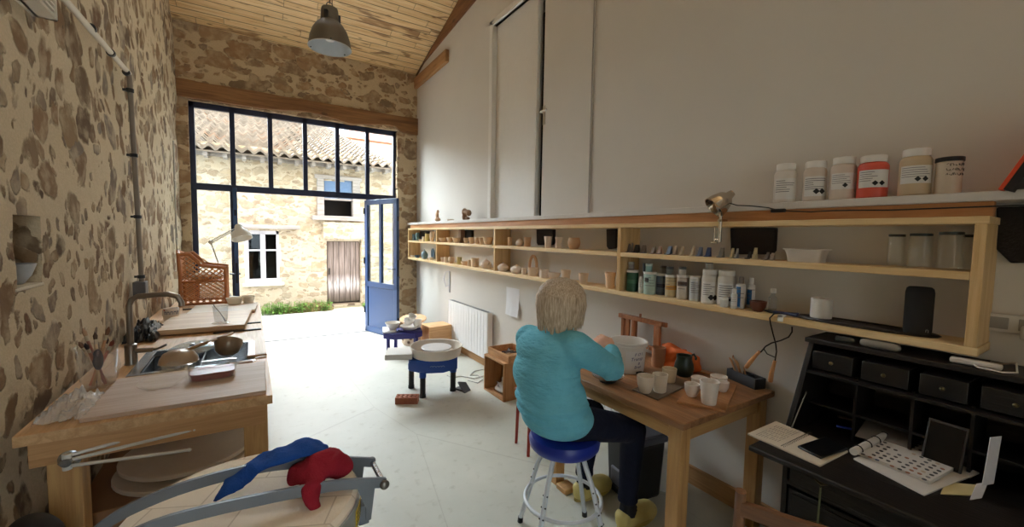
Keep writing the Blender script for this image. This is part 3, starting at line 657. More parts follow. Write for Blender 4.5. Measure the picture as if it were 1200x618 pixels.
# ---------------------------------------------------------------- jars and bottles
INK = plain((40,40,44), .7)
def patch(b, r, z0, z1, a0, a1, n=10, t=.0008):
    b.sheet(lambda u, v: (math.cos(a0+(a1-a0)*u)*r, math.sin(a0+(a1-a0)*u)*r, z0+(z1-z0)*v), n, 1, t)
CA = math.radians(232)           # side of a jar that looks at the room
def label_on(o, r, z0, z1, m, diamonds=0, lines=4, half=1.1, seed=0, band=None, at=CA):
    rr = random.Random(seed); b = B(); patch(b, r+.0006, z0, z1, at-half, at+half, 14); lab = b.build('label', m, o)
    h = z1-z0; b = B()
    for i in range(lines):
        z = z1 - h*(.1+.62*i/max(1, lines)); e = rr.uniform(.35, .95); patch(b, r+.0016, z-h*.035, z-h*.005, at-half*.9, at-half*.9+half*1.8*e, 8, .0006)
    if lines: b.build('print', plain((110,108,112), .8), lab)
    if diamonds:
        b = B(); d = h*.15
        for i in range(diamonds):
            a = at + (.05 + i*.42*(.055/r)); c = V((math.cos(a), math.sin(a), 0)); t = V((-c.y, c.x, 0)); q = c*(r+.0022) + V((0,0,z0+h*.24))
            b.add([q+t*d, q+V((0,0,d)), q-t*d, q-V((0,0,d)), (q+t*d)*1-c*.001, q+V((0,0,d))-c*.001, q-t*d-c*.001, q-V((0,0,d))-c*.001], [(0,1,2,3),(7,6,5,4),(0,4,5,1),(1,5,6,2),(2,6,7,3),(3,7,4,0)])
        b.build('hazard_diamonds', plain((18,18,20), .6), lab)
    if band: 
        b = B(); patch(b, r+.0014, z0+h*band[1], z0+h*band[2], at-half, at+half*band[3], 12, .0006); b.build('colour_band', plain(band[0], .5, var=.1), lab)
M_LAB = plain((218,216,214), .6, var=.02); M_CAPW = plain((226,224,220), .45, var=.02); M_CAPK = plain((30,30,32), .4)
def jar(name, px, yb, yt, wpx, zb, label, cat, body, cap, X=2.3, neck=.72, capf=.16, shoulder=.12, group=None, lab=None, seed=0, **lk):
    p = P(px, yb, x=X); k = mpp(p); w = wpx*wk(px, k); h = (yb-yt)*k; r = w/2; hb = h*(1-capf)
    o = B().lathe([(0,0),(r*.92,0),(r,r*.1),(r,hb*(1-shoulder)),(r*.9,hb*(1-shoulder*.4)),(r*neck,hb*.99),(r*neck,hb),(0,hb)], 28).build(name, body)
    o.location = (X, p.y, zb); tag(o, label, cat, group)
    cr = r*neck*1.12
    B().lathe([(0,hb-.002),(cr,hb-.002),(cr,h*.99),(cr*.94,h),(0,h)], 26).build('lid', cap, o, bevel=0)
    if lab: label_on(o, r, hb*lab[0], hb*lab[1], lk.pop('lm', M_LAB), seed=seed, at=math.atan2(-p.y, -X)+.12, **lk)
    return o, r, h
POWD = plain((206,196,184), .55, var=.04)
GL = 'powder jars on the ledge'
ZL = 1.79
jar('powder_jar', 919, 236, 191, 27, ZL, 'first white-lidded powder jar from the left on the ledge, label without hazard diamonds', 'jar', plain((212,204,196), .4), M_CAPW, 2.3, .76, .15, group=GL, lab=(.1,.72), lines=6, seed=1)
jar('powder_jar', 953.5, 233.5, 187.5, 28, ZL, 'pale powder jar with two black diamonds second from the left on the ledge', 'jar', plain((208,194,182), .4), M_CAPW, 2.3, .8, .15, group=GL, lab=(.14,.72), lines=6, diamonds=2, seed=2)
jar('powder_jar', 986.5, 231.5, 182.5, 32, ZL, 'pale powder jar with a single black diamond left of the red jar', 'jar', plain((206,192,180), .4), M_CAPW, 2.3, .76, .15, group=GL, lab=(.28,.72), lines=5, diamonds=1, seed=3)
jar('powder_jar', 1021, 230, 181, 38, ZL, 'red powder jar with white lid on the ledge', 'jar', plain((206,84,66), .4, var=.08), M_CAPW, 2.3, .76, .15, group=GL, lab=(.28,.76), lines=5, diamonds=2, seed=4)
jar('powder_jar', 1070.5, 228.5, 174.5, 40, ZL, 'tallest beige powder jar on the ledge right of the red jar', 'jar', plain((192,172,142), .4, var=.06), M_CAPW, 2.3, .76, .15, group=GL, lab=(.3,.74), lines=5, diamonds=2, seed=5)
o, r, h = jar('glass_jar', 1110, 225.5, 183, 33, ZL, 'glass jar with black lid and handwriting, rightmost on the ledge', 'jar', plain((196,182,164), .25, var=.08), M_CAPK, 2.3, .98, .1, .03, group=GL)
b = B(); rr = random.Random(5)
for ln in range(3):
    a = CA-.9
    while a < CA+.75:
        q = [(math.cos(a+i*.045)*(r+.001), math.sin(a+i*.045)*(r+.001), h*(.78-.13*ln)+rr.uniform(-.006, .006)) for i in range(4)]; b.tube(q, .0009, 5); a += rr.uniform(.17, .24)
b.build('handwriting', INK, o)
GB = 'bottles and jars of glaze on the bottom shelf'
DK = plain((64,66,64), .5)
def gj(name, px, yb, yt, w, label, cat, body, cap, **k): return jar(name, px, yb, yt, w, ZB, label, cat, body, cap, group=GB, **k)
GR = plain((42,92,70), .4, var=.12); WBODY = plain((200,200,194), .45)
def mini(parent_px, base, yt, yb, w, label, c, capm, X=2.32):
    """small pot standing on the lid of a jar"""
    p = P(parent_px, yb, x=X); k = mpp(p); r = w*wk(parent_px, k)/2; h = (yb-yt)*k
    o = B().lathe([(0,0),(r*.95,0),(r,.003),(r,h*.7),(0,h*.7)], 20).build('sample_pot', plain(c, .45, var=.1)); o.location = (base[0].location.x, base[0].location.y + (P(parent_px,yb,x=X).y-base[0].location.y)*.5, ZB+base[2]); tag(o, label, 'pot', 'sample pots on top of the glaze jars')
    B().lathe([(0,h*.7),(r*1.04,h*.7),(r*1.04,h*.99),(0,h)], 20).build('lid', capm, o)
j = gj('glaze_jar', 740.5, 343.5, 318.5, 14, 'green glaze jar standing next to the third divider', 'jar', GR, M_CAPW, neck=.92, capf=.1, shoulder=.04, lab=(.42,.62), lines=1, seed=11, lm=plain((70,120,96), .5)); mini(740, j, 309, 318, 7, 'small grey sample pot on the green glaze jar', (150,142,138), plain((170,166,162), .5))
gj('glaze_bottle', 751, 345, 326, 6.5, 'slim white bottle between the green and the pale turquoise jar', 'bottle', WBODY, M_CAPW, X=2.28, neck=.6, capf=.14, lab=(.2,.7), lines=3, seed=12)
j = gj('glaze_jar', 761, 347, 321, 14.5, 'pale turquoise glaze jar with a black corner on its label', 'jar', plain((170,196,190), .45), M_CAPW, X=2.29, neck=.94, capf=.08, shoulder=.04, lab=(.1,.92), lines=4, seed=13, lm=plain((176,198,190), .5), band=((24,24,28),.62,.85,-.3)); mini(762, j, 311, 320.5, 8, 'turquoise sample pot on the pale turquoise jar', (130,170,172), plain((190,206,204), .5)); mini(755, j, 311, 320.5, 7, 'black sample pot on the pale turquoise jar', (34,40,48), M_CAPK)
j = gj('glaze_jar', 774, 347, 322, 11.5, 'slate blue glaze jar behind the orange-labelled jar', 'jar', plain((84,102,118), .45, var=.15), M_CAPW, X=2.34, neck=.92, capf=.1, shoulder=.04, lab=(.15,.85), lines=3, seed=14, lm=plain((96,112,128), .5), band=((36,46,70),.35,.6,1)); mini(777, j, 312.5, 321.5, 8, 'grey sample pot with brown lid on the slate blue jar', (140,136,128), plain((96,84,72), .5))
j = gj('glaze_jar', 785.5, 349.5, 323.5, 13.5, 'glaze jar with an orange-yellow label', 'jar', plain((176,160,130), .45), M_CAPW, neck=.94, capf=.08, shoulder=.04, lab=(.1,.9), lines=3, seed=15, lm=plain((196,178,138), .5), band=((200,140,60),.35,.6,1)); mini(785.5, j, 313.5, 323, 8.5, 'grey-green sample pot with dark lid on the orange-labelled jar', (120,124,118), DK)
j = gj('glaze_jar', 799.5, 352.5, 324.5, 14.5, 'beige glaze jar with dark brown stripe on its label', 'jar', plain((188,176,162), .45), M_CAPW, neck=.94, capf=.08, shoulder=.04, lab=(.1,.92), lines=3, seed=16, lm=plain((198,188,176), .5), band=((70,48,40),.62,.85,.5)); mini(801, j, 314.5, 324, 8.5, 'white sample pot with dark lid on the brown-striped jar', (196,192,184), DK)
gj('glaze_jar', 814, 354, 325, 13.5, 'white glaze jar with grey printed label left of the two big powder jars', 'jar', WBODY, M_CAPW, neck=.94, capf=.08, shoulder=.04, lab=(.1,.9), lines=6, seed=17, lm=plain((190,194,200), .5))
j = gj('powder_jar', 831, 356, 316.5, 20, 'left of the two big hazard-labelled jars on the bottom shelf, small pot on its lid', 'jar', plain((206,200,192), .4), M_CAPW, neck=.82, capf=.13, lab=(.06,.74), lines=6, diamonds=2, seed=18); mini(831.5, j, 306, 316, 9, 'small grey pot with dark lid on the left big hazard-labelled jar', (180,176,168), DK)
gj('powder_jar', 850, 359, 318, 21.5, 'right of the two big hazard-labelled jars on the bottom shelf, bare lid', 'jar', plain((206,200,192), .4), M_CAPW, neck=.82, capf=.13, lab=(.06,.74), lines=6, diamonds=2, seed=19, X=2.31)
gj('plastic_tub', 848.5, 360.5, 349, 10, 'tiny white tub in front of the right big hazard-labelled jar', 'tub', WBODY, M_CAPW, X=2.245, neck=.9, capf=.2, shoulder=.05)
gj('plastic_bottle', 859.7, 363, 340, 7.5, 'small white bottle in front of the blue and white bottles', 'bottle', WBODY, M_CAPW, X=2.245, neck=.6, capf=.22, shoulder=.1, lab=(.2,.8), lines=3, seed=20)
gj('glaze_bottle', 867, 362, 325.5, 11.5, 'left of the two blue and white squeeze bottles, grey cap', 'bottle', plain((204,204,204), .4), plain((120,110,104), .5), neck=.5, capf=.2, lab=(.06,.86), lines=3, seed=21, band=((30,96,150),0,1,-.1))
gj('glaze_bottle', 879, 360, 325, 10, 'right of the two blue and white squeeze bottles, white cap', 'bottle', plain((204,204,204), .4), M_CAPW, X=2.36, neck=.5, capf=.2, lab=(.06,.86), lines=3, seed=22, band=((30,96,150),.1,.9,.1))
p = P(889, 366, x=2.29); o = vessel(B(), PR['cupbowl'], .083, .055).build('wooden_bowl', plain((92,44,30), .4)); o.location = (2.28, p.y, ZB); tag(o, 'small dark red-brown bowl on the bottom shelf right of the squeeze bottles', 'bowl', GB)
p = P(906, 366, x=2.35); r = .02
o = B().lathe([(0,0),(r,0),(r,.075),(r*.5,.09),(r*.5,.1),(0,.1)], 20).build('spray_bottle', glass((235,238,240), .05, .1)); o.location = (2.34, p.y, ZB); tag(o, 'clear little bottle with white cap behind the wire hook', 'bottle', GB)
B().cyl((0,0,.099), (0,0,.122), .013, n=16).build('cap', M_CAPW, o)
b = B()
p0 = P(918, 370, x=2.27)
o = thing('pliers', 'dark blue handled pliers lying on the bottom shelf beside the clear bottle', 'pliers', (2.28, p0.y, ZB+.009))
B().tube([(0,.055,0),(0,.0,.002),(.01,-.06,.006)], .007).tube([(.012,.05,0),(.0,.0,.002),(-.02,-.065,.003)], .007).build('grip', plain((30,42,84), .5), o)
B().tube([(.0,.05,0),(.004,.075,.0),(.004,.1,0)], [.008,.008,.003]).build('jaw', plain((90,92,96), .35, .9), o)
# kitchen roll on a dark tray, speaker
p = P(961.5, 376, x=2.31)
py = P(1005, 380, x=2.31)
o = B().lathe([(0,0),(1,0),(1.04,.006),(1.0,.012),(.9,.005),(0,.005)], 30, sx=.075, sy=.26).build('oval_tray', plain((30,22,20), .4)); o.location = (2.315, py.y, ZB); tag(o, 'dark oval tray lying on the bottom shelf under the paper roll', 'tray')
o = thing('paper_roll', 'white paper roll standing on the dark oval tray', 'paper roll', (2.31, p.y, ZB+.0125))
k = mpp(p); kk = wk(961, k); B().lathe([(.012,.0),(13*kk,0),(13*kk,.092),(.012,.092),(.012,0)], 30).build('paper', plain((214,210,204), .9, var=.02), o)
B().lathe([(.0105,.001),(.012,.001),(.012,.0925),(.0105,.0925),(.0105,.001)], 20).build('core', plain((150,116,84), .9), o)
p = P(1074, 394, x=2.3); k = mpp(p)
o = thing('speaker', 'black cylindrical fabric speaker standing on the bottom shelf', 'speaker', (2.3, p.y, ZB))
r = 17.5*wk(1074, k); h = 57*k
s = NT('mesh_cloth', .8); ck = s.new('TexChecker', {'Vector': s.map((900,900,900)), 'Scale': 1.}).outputs[1]; s.col((.012,.012,.013)).bump(ck, .0006)
B().lathe([(0,.0),(r*.7,0),(r*.9,.008),(r,.022),(r,h-.022),(r*.93,h-.006),(r*.78,h),(r*.6,h-.004),(0,h-.004)], 32).build('body', s.m, o)
B().tube([(math.cos(CA+.12)*(r+.0006), math.sin(CA+.12)*(r+.0006), .02), (math.cos(CA+.12)*(r+.0006), math.sin(CA+.12)*(r+.0006), .03), (math.cos(CA)*(r+.0008), math.sin(CA)*(r+.0008), .033), (math.cos(CA-.08)*(r+.0006), math.sin(CA-.08)*(r+.0006), .031), (math.cos(CA-.08)*(r+.0006), math.sin(CA-.08)*(r+.0006), .022)], .0011, 6).build('emblem', plain((170,168,164), .4), o)
# white ribbed basket and storage jars on the upper board
p = P(945, 301, x=2.31); 
o = thing('plastic_basket', 'white ribbed plastic basket on the upper board', 'basket', (2.31, p.y, ZM))
b = B(); n = 72; L, Wd, H = .085, .06, .062
def rr_(t, sc): 
    a = 2*PI*t; c, s_ = math.cos(a), math.sin(a); e = .45
    return (Wd*sc*math.copysign(abs(c)**e, c), L*sc*math.copysign(abs(s_)**e, s_))
vs = []; fs = []
lv = [(.0,.84,0),(.03,.86,1),(H*.95,.98,1),(H*.95,1.06,0),(H,1.06,0),(H,.97,0),(.004,.83,0)]
for z, sc, rib in lv:
    for i in range(n): x, y = rr_(i/n, sc*(1+(.02 if rib and i % 2 else 0))); vs.append((x, y, z))
for q in range(len(lv)-1):
    for i in range(n): fs.append((q*n+i, q*n+(i+1)%n, (q+1)*n+(i+1)%n, (q+1)*n+i))
fs += [tuple(range(n))[::-1], tuple(range((len(lv)-1)*n, len(lv)*n))]
b.add(vs, fs).build('body', plain((206,200,194), .5), o)
B().tube([(*[rr_(i/n, 1.06)[q] for q in (0,1)], H) for i in range(n)], .0025, 6, close=True).build('rim', plain((214,210,204), .45), o)
for px, w, yt, yb, X, lb in ((1049, 22, 268, 307, 2.33, 'empty glass storage jar with dark lid, leftmost of the jar row'), (1077, 30, 268.5, 310.5, 2.3, 'empty glass storage jar second from the left in the jar row'), (1112, 33, 267, 313, 2.29, 'largest empty glass storage jar of the row, third from the left'), (1136, 24, 270, 313, 2.36, 'empty glass storage jar tucked beside the right end upright')):
    p = P(px, yb, x=X); k = mpp(p); r = w*wk(px, k)/2; h = (yb-yt)*k*.97
    o = thing('storage_jar', lb, 'jar', (X, p.y, ZM), group='glass storage jars on the upper board')
    B().lathe([(0,0),(r*.94,0),(r,.006),(r,h*.86),(r*.86,h*.93),(r*.86,h*.94),(r*.86-.003,h*.94),(r*.86-.003,h*.92),(r-.003,h*.85),(r-.003,.008),(0,.005)], 28).build('glass_body', glass((253,254,253), .03, .025), o)
    B().lathe([(0,h*.925),(r*.93,h*.925),(r*.93,h*.99),(r*.88,h),(0,h)], 28).build('lid', plain((40,48,44), .4), o)
# ---------------------------------------------------------------- clip lamp, hook, orange book
p = P(845, 250, x=2.21)
o = thing('clip_lamp', 'chrome clamp lamp clipped onto the shelf top board', 'lamp', (2.235, p.y, 1.70))
CHR = plain((196,186,172), .18, .95, var=.04)
b = B().tube([(-.026,0,-.115),(-.026,0,.06)], .009, 10).box(-.035,.02,-.012,.012,-.0,.012).tube([(-.026,0,-.1),(-.026,.03,-.1)], .004, 6).build('clamp', CHR, o)
b = B().tube([(-.026,.03,-.118),(-.026,.03,-.03)], .003, 8).tube([(-.026,.014,-.118),(-.026,.048,-.118)], .004, 8); b.lathe([(0,0),(.011,0),(.011,.004),(0,.005)], 14, T(-.026,.03,-.03)).build('screw', CHR, o)
d = V((-.6, .4, -.62)); Rm = V((0,0,1)).rotation_difference(d).to_matrix().to_4x4() @ Matrix.Scale(1.3, 4)
hd = B().lathe([(.0,-.07),(.014,-.07),(.018,-.05),(.034,-.035),(.046,.0),(.05,.03),(.047,.03),(.042,.0),(.03,-.03),(0,-.04)], 30, Matrix.Translation((-.03,.01,.1)) @ Rm).build('lamp_shade', CHR, o)
B().ell((0,0,-.008), (.02,.02,.026), 14, 10, Matrix.Translation((-.03,.01,.1)) @ Rm).build('bulb', plain((214,170,120), .3), hd)
B().ell((-.026,0,.062), .013, 12, 8).build('joint', plain((60,58,56), .4, .5), o)
pts = [P(a, c, x=2.232) for a, c in ((852,237),(866,241),(880,241.5),(900,243.5),(912,246.5),(926,247.5),(950,248.5),(975,247),(1000,246.5),(1040,246.5),(1080,245))]
pts = [V((2.232 if i > 2 else 2.215, q.y, q.z)) for i, q in enumerate(pts)]
bz = pts[0] - o.location
B().tube([q - o.location for q in pts] + [V((2.232, .2, 1.735))-o.location], .003, 7).build('power_cord', plain((26,24,24), .5), o)
q = P(912, 247, x=2.225) - o.location; B().box(q.x-.012, q.x+.012, q.y-.032, q.y+.032, q.z-.009, q.z+.009).build('cord_switch', plain((24,22,22), .4), o, bevel=.004)
a = P(1170, 221, x=2.28); 
o = thing('ring_binder', 'orange-red backed binder leaning at the right end of the ledge', 'binder', (2.3, a.y-.01, ZL), 0)
Mt = Matrix.Rotation(math.radians(24), 4, 'X')
B().box(-.1, .1, -.012, 0, .0, .26, Mt).build('cover', plain((206,70,34), .5), o, bevel=.002)
B().box(-.097, .097, -.036, -.012, .004, .255, Mt).build('pages', plain((34,30,30), .7, var=.2), o)
# tongs hanging from the bottom board
x0 = 2.2155
TP = lambda px, py: P(px, py, x=x0)
o = thing('glaze_tongs', 'black iron glaze tongs with wooden handles hanging from the bottom shelf', 'tongs', TP(905, 370))
def lp(pts): return [TP(a, c)-o.location for a, c in pts]
IRON = plain((34,30,28), .45, .7)
B().tube(lp([(914,367),(907,368),(902,373),(903,380),(906,392),(909,403),(910,412),(908,425)]), .0035, 8).build('jaw_arm', IRON, o)
B().tube([q + V((-.007,0,0)) for q in lp([(929,383),(929,389),(925,395),(916,399),(905,402),(898,406),(893,412),(890,414)])], .0035, 8).build('jaw_arm', IRON, o)
B().tube(lp([(895,409),(899,415),(908,419)]), .0028, 8).build('spring', IRON, o)
M_HAN = wood((206,150,96), (170,112,66), 2, 2, .5, .1)
B().tube(lp([(908,423),(906.5,429),(904,438),(903,446),(903,448)]), [.008,.0085,.011,.0115,.009], 12).build('handle', M_HAN, o)
B().tube([q + V((-.007,0,0)) for q in lp([(891,412),(887,416),(881,423),(876,429.5),(875,431)])], [.008,.0085,.011,.0115,.009], 12).build('handle', M_HAN, o)
q = P(914.5, 366.5, x=2.2); o = thing('plastic_clip', 'small white clip on the edge of the bottom shelf holding the tongs', 'clip', (2.205, q.y, ZB))
B().box(-.004, .03, -.012, .012, 0, .012).box(-.004, .002, -.012, .012, -.02, .012).build('body', plain((220,218,214), .5), o, bevel=.002)
# radiators, paper, cable, socket
def radiator(name, y0, y1, z0, z1, label):
    o = thing(name, label, 'radiator', (XR-.075, (y0+y1)/2, 0)); L = y1-y0
    b = B(); n = max(4, int(L/.075))
    for i in range(n): a = -L/2 + L*i/n; b.box(-.012, .022, a+.004, a+L/n-.004, z0, z1)
    b.box(-.002, .02, -L/2, L/2, z0+.01, z1-.01); b.build('fins', plain((232,232,232), .35, var=.01), o, bevel=.004)
    B().box(.02, .06, -L/2, L/2, z0, z1).box(-.012, .06, -L/2-.012, -L/2, z0-.004, z1+.006).box(-.012, .06, L/2, L/2+.012, z0-.004, z1+.006).build('casing', plain((236,236,236), .35, var=.01), o, bevel=.003)
    b = B()
    for i in range(int(L/.03)): b.box(0, .05, -L/2+i*.03+.006, -L/2+i*.03+.018, z1-.004, z1+.004)
    b.build('top_grille', plain((150,152,154), .5), o)
    B().box(.05, .072, -L*.3, -L*.3+.04, z0+.05, z1-.05).box(.05, .072, L*.3, L*.3+.04, z0+.05, z1-.05).build('bracket', plain((200,200,200), .4, .3), o)
    return o
radiator('radiator', 4.22, 5.33, .13, .69, 'white ribbed wall radiator near the glazed door')
radiator('radiator', 1.98, 2.6, .12, .67, 'white wall radiator half hidden behind the work table')
a = P(594, 336, x=XR); c = P(608, 372, x=XR)
def pf(u, v): return (XR-.006 - .05*max(0, v-.2)**1.5*(1 if u > .4 else .6) - .006*math.sin(u*5), a.y + (c.y-a.y)*u - .02*v, a.z + (c.z-a.z)*v)
o = B().sheet(pf, 10, 14, .0012).build('paper_sheet', plain((226,226,230), .8, var=.02)); tag(o, 'curling white paper sheet pinned to the wall under the shelf', 'paper')
a = P(527.5, 318, x=XR); c = P(528.5, 343, x=XR)
o = thing('hanging_strip', 'thin grey strip hanging on the wall below the second bay', 'strip', a); o.location.x = XR-.012
B().box(-.004, .01, -.012, .012, c.z-a.z, 0).build('strip', plain((176,178,186), .5), o, bevel=.002)
B().tube([(0,.0,-.0),(-.012,.1,-.02),(-.012,.17,-.12),(-.01,.1,-.24),(0,.02,-.2)], .006, 8).build('cord_loop', plain((206,206,214), .6), o)
q = P(1189, 380, x=XR); o = thing('wall_socket', 'white double socket on the wall right of the shelf', 'socket', (XR, q.y, q.z))
B().box(-.02, .003, -.075, .075, -.035, .035).build('face_plate', plain((206,202,196), .4), o, bevel=.004)
for a_ in (-.06, .012): B().box(-.0215, -.018, a_, a_+.048, -.022, .022).build('outlet', plain((150,146,140), .4), o, bevel=.002)
B().box(-.05, -.02, -.055, -.02, -.05, -.0).build('plug', plain((196,192,186), .4), o, bevel=.006)
# ---------------------------------------------------------------- work table
TZ = .78
OAK = wood((172,126,86), (122,82,52), 1, 1.2, .42, .5); OAKX = wood((172,126,86), (122,82,52), 0, 1.2, .42, .5)
PLEG = wood((206,164,108), (170,124,74), 2, 1, .5, .3); PLEGY = wood((206,164,108), (170,124,74), 1, 1, .5, .3); PLEGX = wood((206,164,108), (170,124,74), 0, 1, .5, .3)
TX0, TX1, TY0, TY1 = 1.605, 2.405, 1.095, 2.1
wt = thing('work_table', 'wooden work table with oiled plank top standing along the white wall', 'table', (TX0, TY0, 0))
W, L = TX1-TX0, TY1-TY0
for i in range(1): B().box(0, W, 0, L, TZ-.032, TZ).build('table_top', OAK, wt, bevel=.004)
B().box(.05, .075, .07, L-.07, TZ-.115, TZ-.032).build('apron', PLEGY, wt); B().box(W-.075, W-.05, .07, L-.07, TZ-.115, TZ-.032).build('apron', PLEGY, wt)
B().box(.07, W-.07, .04, .065, TZ-.115, TZ-.032).build('apron', PLEGX, wt); B().box(.07, W-.07, L-.065, L-.04, TZ-.115, TZ-.032).build('apron', PLEGX, wt)
for x in (.025, W-.095):
    for y in (.025, L-.095): 
        b = B().box(x, x+.07, y, y+.07, 0, TZ-.032)
        b.build('leg', PLEG, wt, bevel=.004)
o = B().box(-.05, .04, -.045, .05, 0, .035).build('wooden_offcut', PLEGX, bevel=.006); o.location = (TX0+.06, TY1-.165, 0); tag(o, 'wooden offcut on the floor at the far front table leg', 'offcut')
def tb(px, py, z=TZ): return P(px, py, z=z)
# bucket with handwriting
p = tb(735.5, 437); p.y += .05; p.x += .05
o = thing('plastic_bucket', 'large white plastic bucket with handwritten label on the work table', 'bucket', p)
r0, r1, h = .098, .112, .185
MBK = NT('bucket_plastic', .4); MBK.col(lin((220,216,210))).set(Subsurface_Weight=.0); MBK = plain((222,218,212), .38, var=.02)
B().lathe([(0,0),(r0,0),(r0+.002,.01),(r1-.002,h*.86),(r1+.006,h*.865),(r1+.006,h*.895),(r1,h*.9),(r1+.001,h*.97),(r1+.006,h*.975),(r1+.006,h),(r1-.002,h),(r1-.004,h*.96),(r0-.003,.006),(0,.006)], 40).build('bucket_body', MBK, o)
at = math.atan2(-p.y, -p.x)
b = B()
lab = B(); ra = lambda z: r0 + (r1-r0)*z/(h*.86)+.0012
def strip(b, a0, a1, z0, z1, off=0, n=14): b.sheet(lambda u, v: (math.cos(a0+(a1-a0)*u)*(ra(z0+(z1-z0)*v)+off), math.sin(a0+(a1-a0)*u)*(ra(z0+(z1-z0)*v)+off), z0+(z1-z0)*v), n, 6, .0006)
strip(lab, at-.1, at+1.25, .025, .14); lb = lab.build('paper_label', plain((226,224,222), .6, var=.02), o)
tx = B()
for body, z, size, a0 in (('F O I', .113, .026, at+.38), ('Transp', .082, .03, at+.18), ('B', .058, .024, at+.62), ('Brun', .034, .027, at+.4)):
    v, f = text_geo(body, size); sh_ = .18
    tx.add([(math.cos(a0+(x+y*sh_)/r1)*(ra(z+y)+.0016), math.sin(a0+(x+y*sh_)/r1)*(ra(z+y)+.0016), z+y+x*.08) for x, y, _ in v], f)
tx.build('handwriting', plain((28,36,110), .6), lb)
B().tube([(math.cos(at+1.3+t*3.2)*(r1+.012), math.sin(at+1.3+t*3.2)*(r1+.012), h*.86 - math.sin(PI*t)*.06) for t in [i/20 for i in range(21)]], .003, 7).build('bail_handle', plain((180,180,182), .3, .8), o)
def pot(name, px, py, w, h, shape, m, label, cat, z=TZ, group=None):
    p = P(px, py, z=z); k = mpp(p); b = B(); vessel(b, PR[shape], w*wk(px, k), h*k, .005, 30)
    o = b.build(name, m); o.location = p; return tag(o, label, cat, group)
o = pot('terracotta_pot', 764, 431, 17, 23, 'straight', plain((168,118,86), .8), 'brown unglazed pot between the white bucket and the orange cloth', 'pot')
o.location.x += .06
# small banding wheel with a dish, below the potter's hands
p = tb(712, 447)
o = thing('metal_dish', 'shiny metal dish on the table edge under the potter\'s forearm', 'dish', p)
STEEL = plain((196,196,198), .22, .95, var=.04)
B().lathe([(0,0),(.045,0),(.05,.006),(.03,.012),(0,.012)], 28).build('foot', plain((60,56,54), .4, .6), o)
B().lathe([(0,.012),(.05,.014),(.085,.03),(.092,.042),(.089,.042),(.08,.032),(.045,.018),(0,.018)], 36).build('bowl', STEEL, o)
# orange cloth
def bundle(name, loc, size, m, label, cat, seed, n=7, vox=.009):
    rr = random.Random(seed); b = B()
    for i in range(n):
        a = rr.uniform(0, 2*PI); d = rr.uniform(0, .75)
        b.ell((math.cos(a)*d*size[0], math.sin(a)*d*size[1], size[2]*rr.uniform(.3, .75)), (size[0]*rr.uniform(.3,.6), size[1]*rr.uniform(.3,.6), size[2]*rr.uniform(.28,.5)), 18, 12)
        pts = [V((rr.uniform(-1,1)*size[0]*.8, rr.uniform(-1,1)*size[1]*.8, size[2]*rr.uniform(.15,.9))) for _ in range(3)]
        b.tube(pts, [.006, .014, .006], 7)
    b.ell((0,0,size[2]*.25), (size[0]*.85, size[1]*.85, size[2]*.25), 20, 10)
    b.v = [(v[0]+noise.noise(V(v)*20+V((seed,0,0)))*.03, v[1]+noise.noise(V(v)*20+V((0,seed,0)))*.03, max(0.003, v[2]+noise.noise(V(v)*20+V((0,0,seed)))*.02)) for v in b.v]
    o = b.build(name, m, remesh=vox, smooth=2); o.location = loc; return tag(o, label, cat)
p = tb(779, 431); bundle('orange_cloth', (p.x+.075, p.y-.03, TZ+.0), (.1,.16,.125), plain((206,98,40), .85, var=.12), 'crumpled orange cloth between the bucket and the dark green jug', 'cloth', 3)
# folded wooden rack leaning at the wall
EW = wood((176,116,74), (132,80,48), 2, 1.4, .5, .2)
o = thing('wooden_rack', 'folded slatted wooden rack standing on the table against the wall', 'rack', (2.33, 1.95, TZ))
def rk(name, y0, y1, z0, z1, x0, x1): return B().box(x0, x1, y0, y1, z0, z1).build(name, EW, o, bevel=.003)
rk('top_rail', -.19, .19, .235, .265, -.04, -.015); rk('top_rail', -.19, .19, .225, .255, .01, .03)
for y in (-.165, -.14, .055, .1, .15): rk('slat', y-.012, y+.012, 0, .24, -.038, -.018)
for y in (-.1, .075, .17): rk('slat', y-.011, y+.011, 0, .23, .012, .028)
rk('lower_rail', -.19, .19, .05, .075, -.018, .012); rk('peg', -.01, .005, .265, .29, -.03, -.018)
# boards and cups
SL = plain((116,100,86), .7, var=.15)
def board(name, pts, t, m, label, cat):
    q = [tb(*a) for a in pts]; c = sum(q, V())/len(q)
    o = B().prism([(v.x-c.x, v.y-c.y) for v in q], 0, t).build(name, m, bevel=.002); o.location = (c.x, c.y, TZ); return tag(o, label, cat)
board('grey_board', [(741,458), (771,470), (812,450), (783,441)], .009, SL, 'thin greyish board under the three cream cups', 'board')
board('cutting_board', [(793,473), (850,484.5), (864,453), (822,445)], .012, wood((186,134,86), (150,100,60), 1, 1.2, .5, .3), 'pale wooden board under the white cups and bowls near the table end', 'board')
BIS = plain((216,202,182), .55, var=.03); BIS2 = plain((212,192,160), .6, var=.04); PORC = plain((226,216,206), .45, var=.03)
G3 = 'cream cups on the grey board'; G5 = 'white cups and bowls on the wooden board'
pot('clay_cup', 756, 460, 21, 20, 'cupbowl', BIS, 'round-bottomed cream cup nearest the bucket on the grey board', 'cup', TZ+.009, G3)
pot('clay_cup', 773, 459, 19, 21, 'cup', BIS, 'taller cream cup in the middle of the grey board', 'cup', TZ+.009, G3)
pot('clay_cup', 784, 447.5, 18, 16, 'cup', BIS2, 'yellowish cream cup at the back of the grey board', 'cup', TZ+.009, G3)
pot('clay_bowl', 810.5, 464.5, 19, 15, 'cupbowl', PORC, 'small white bowl left of the big white cup', 'bowl', TZ+.012, G5)
pot('clay_cup', 830.5, 473, 24, 27, 'tumbler', PORC, 'largest white cup at the front of the wooden board', 'cup', TZ+.012, G5)
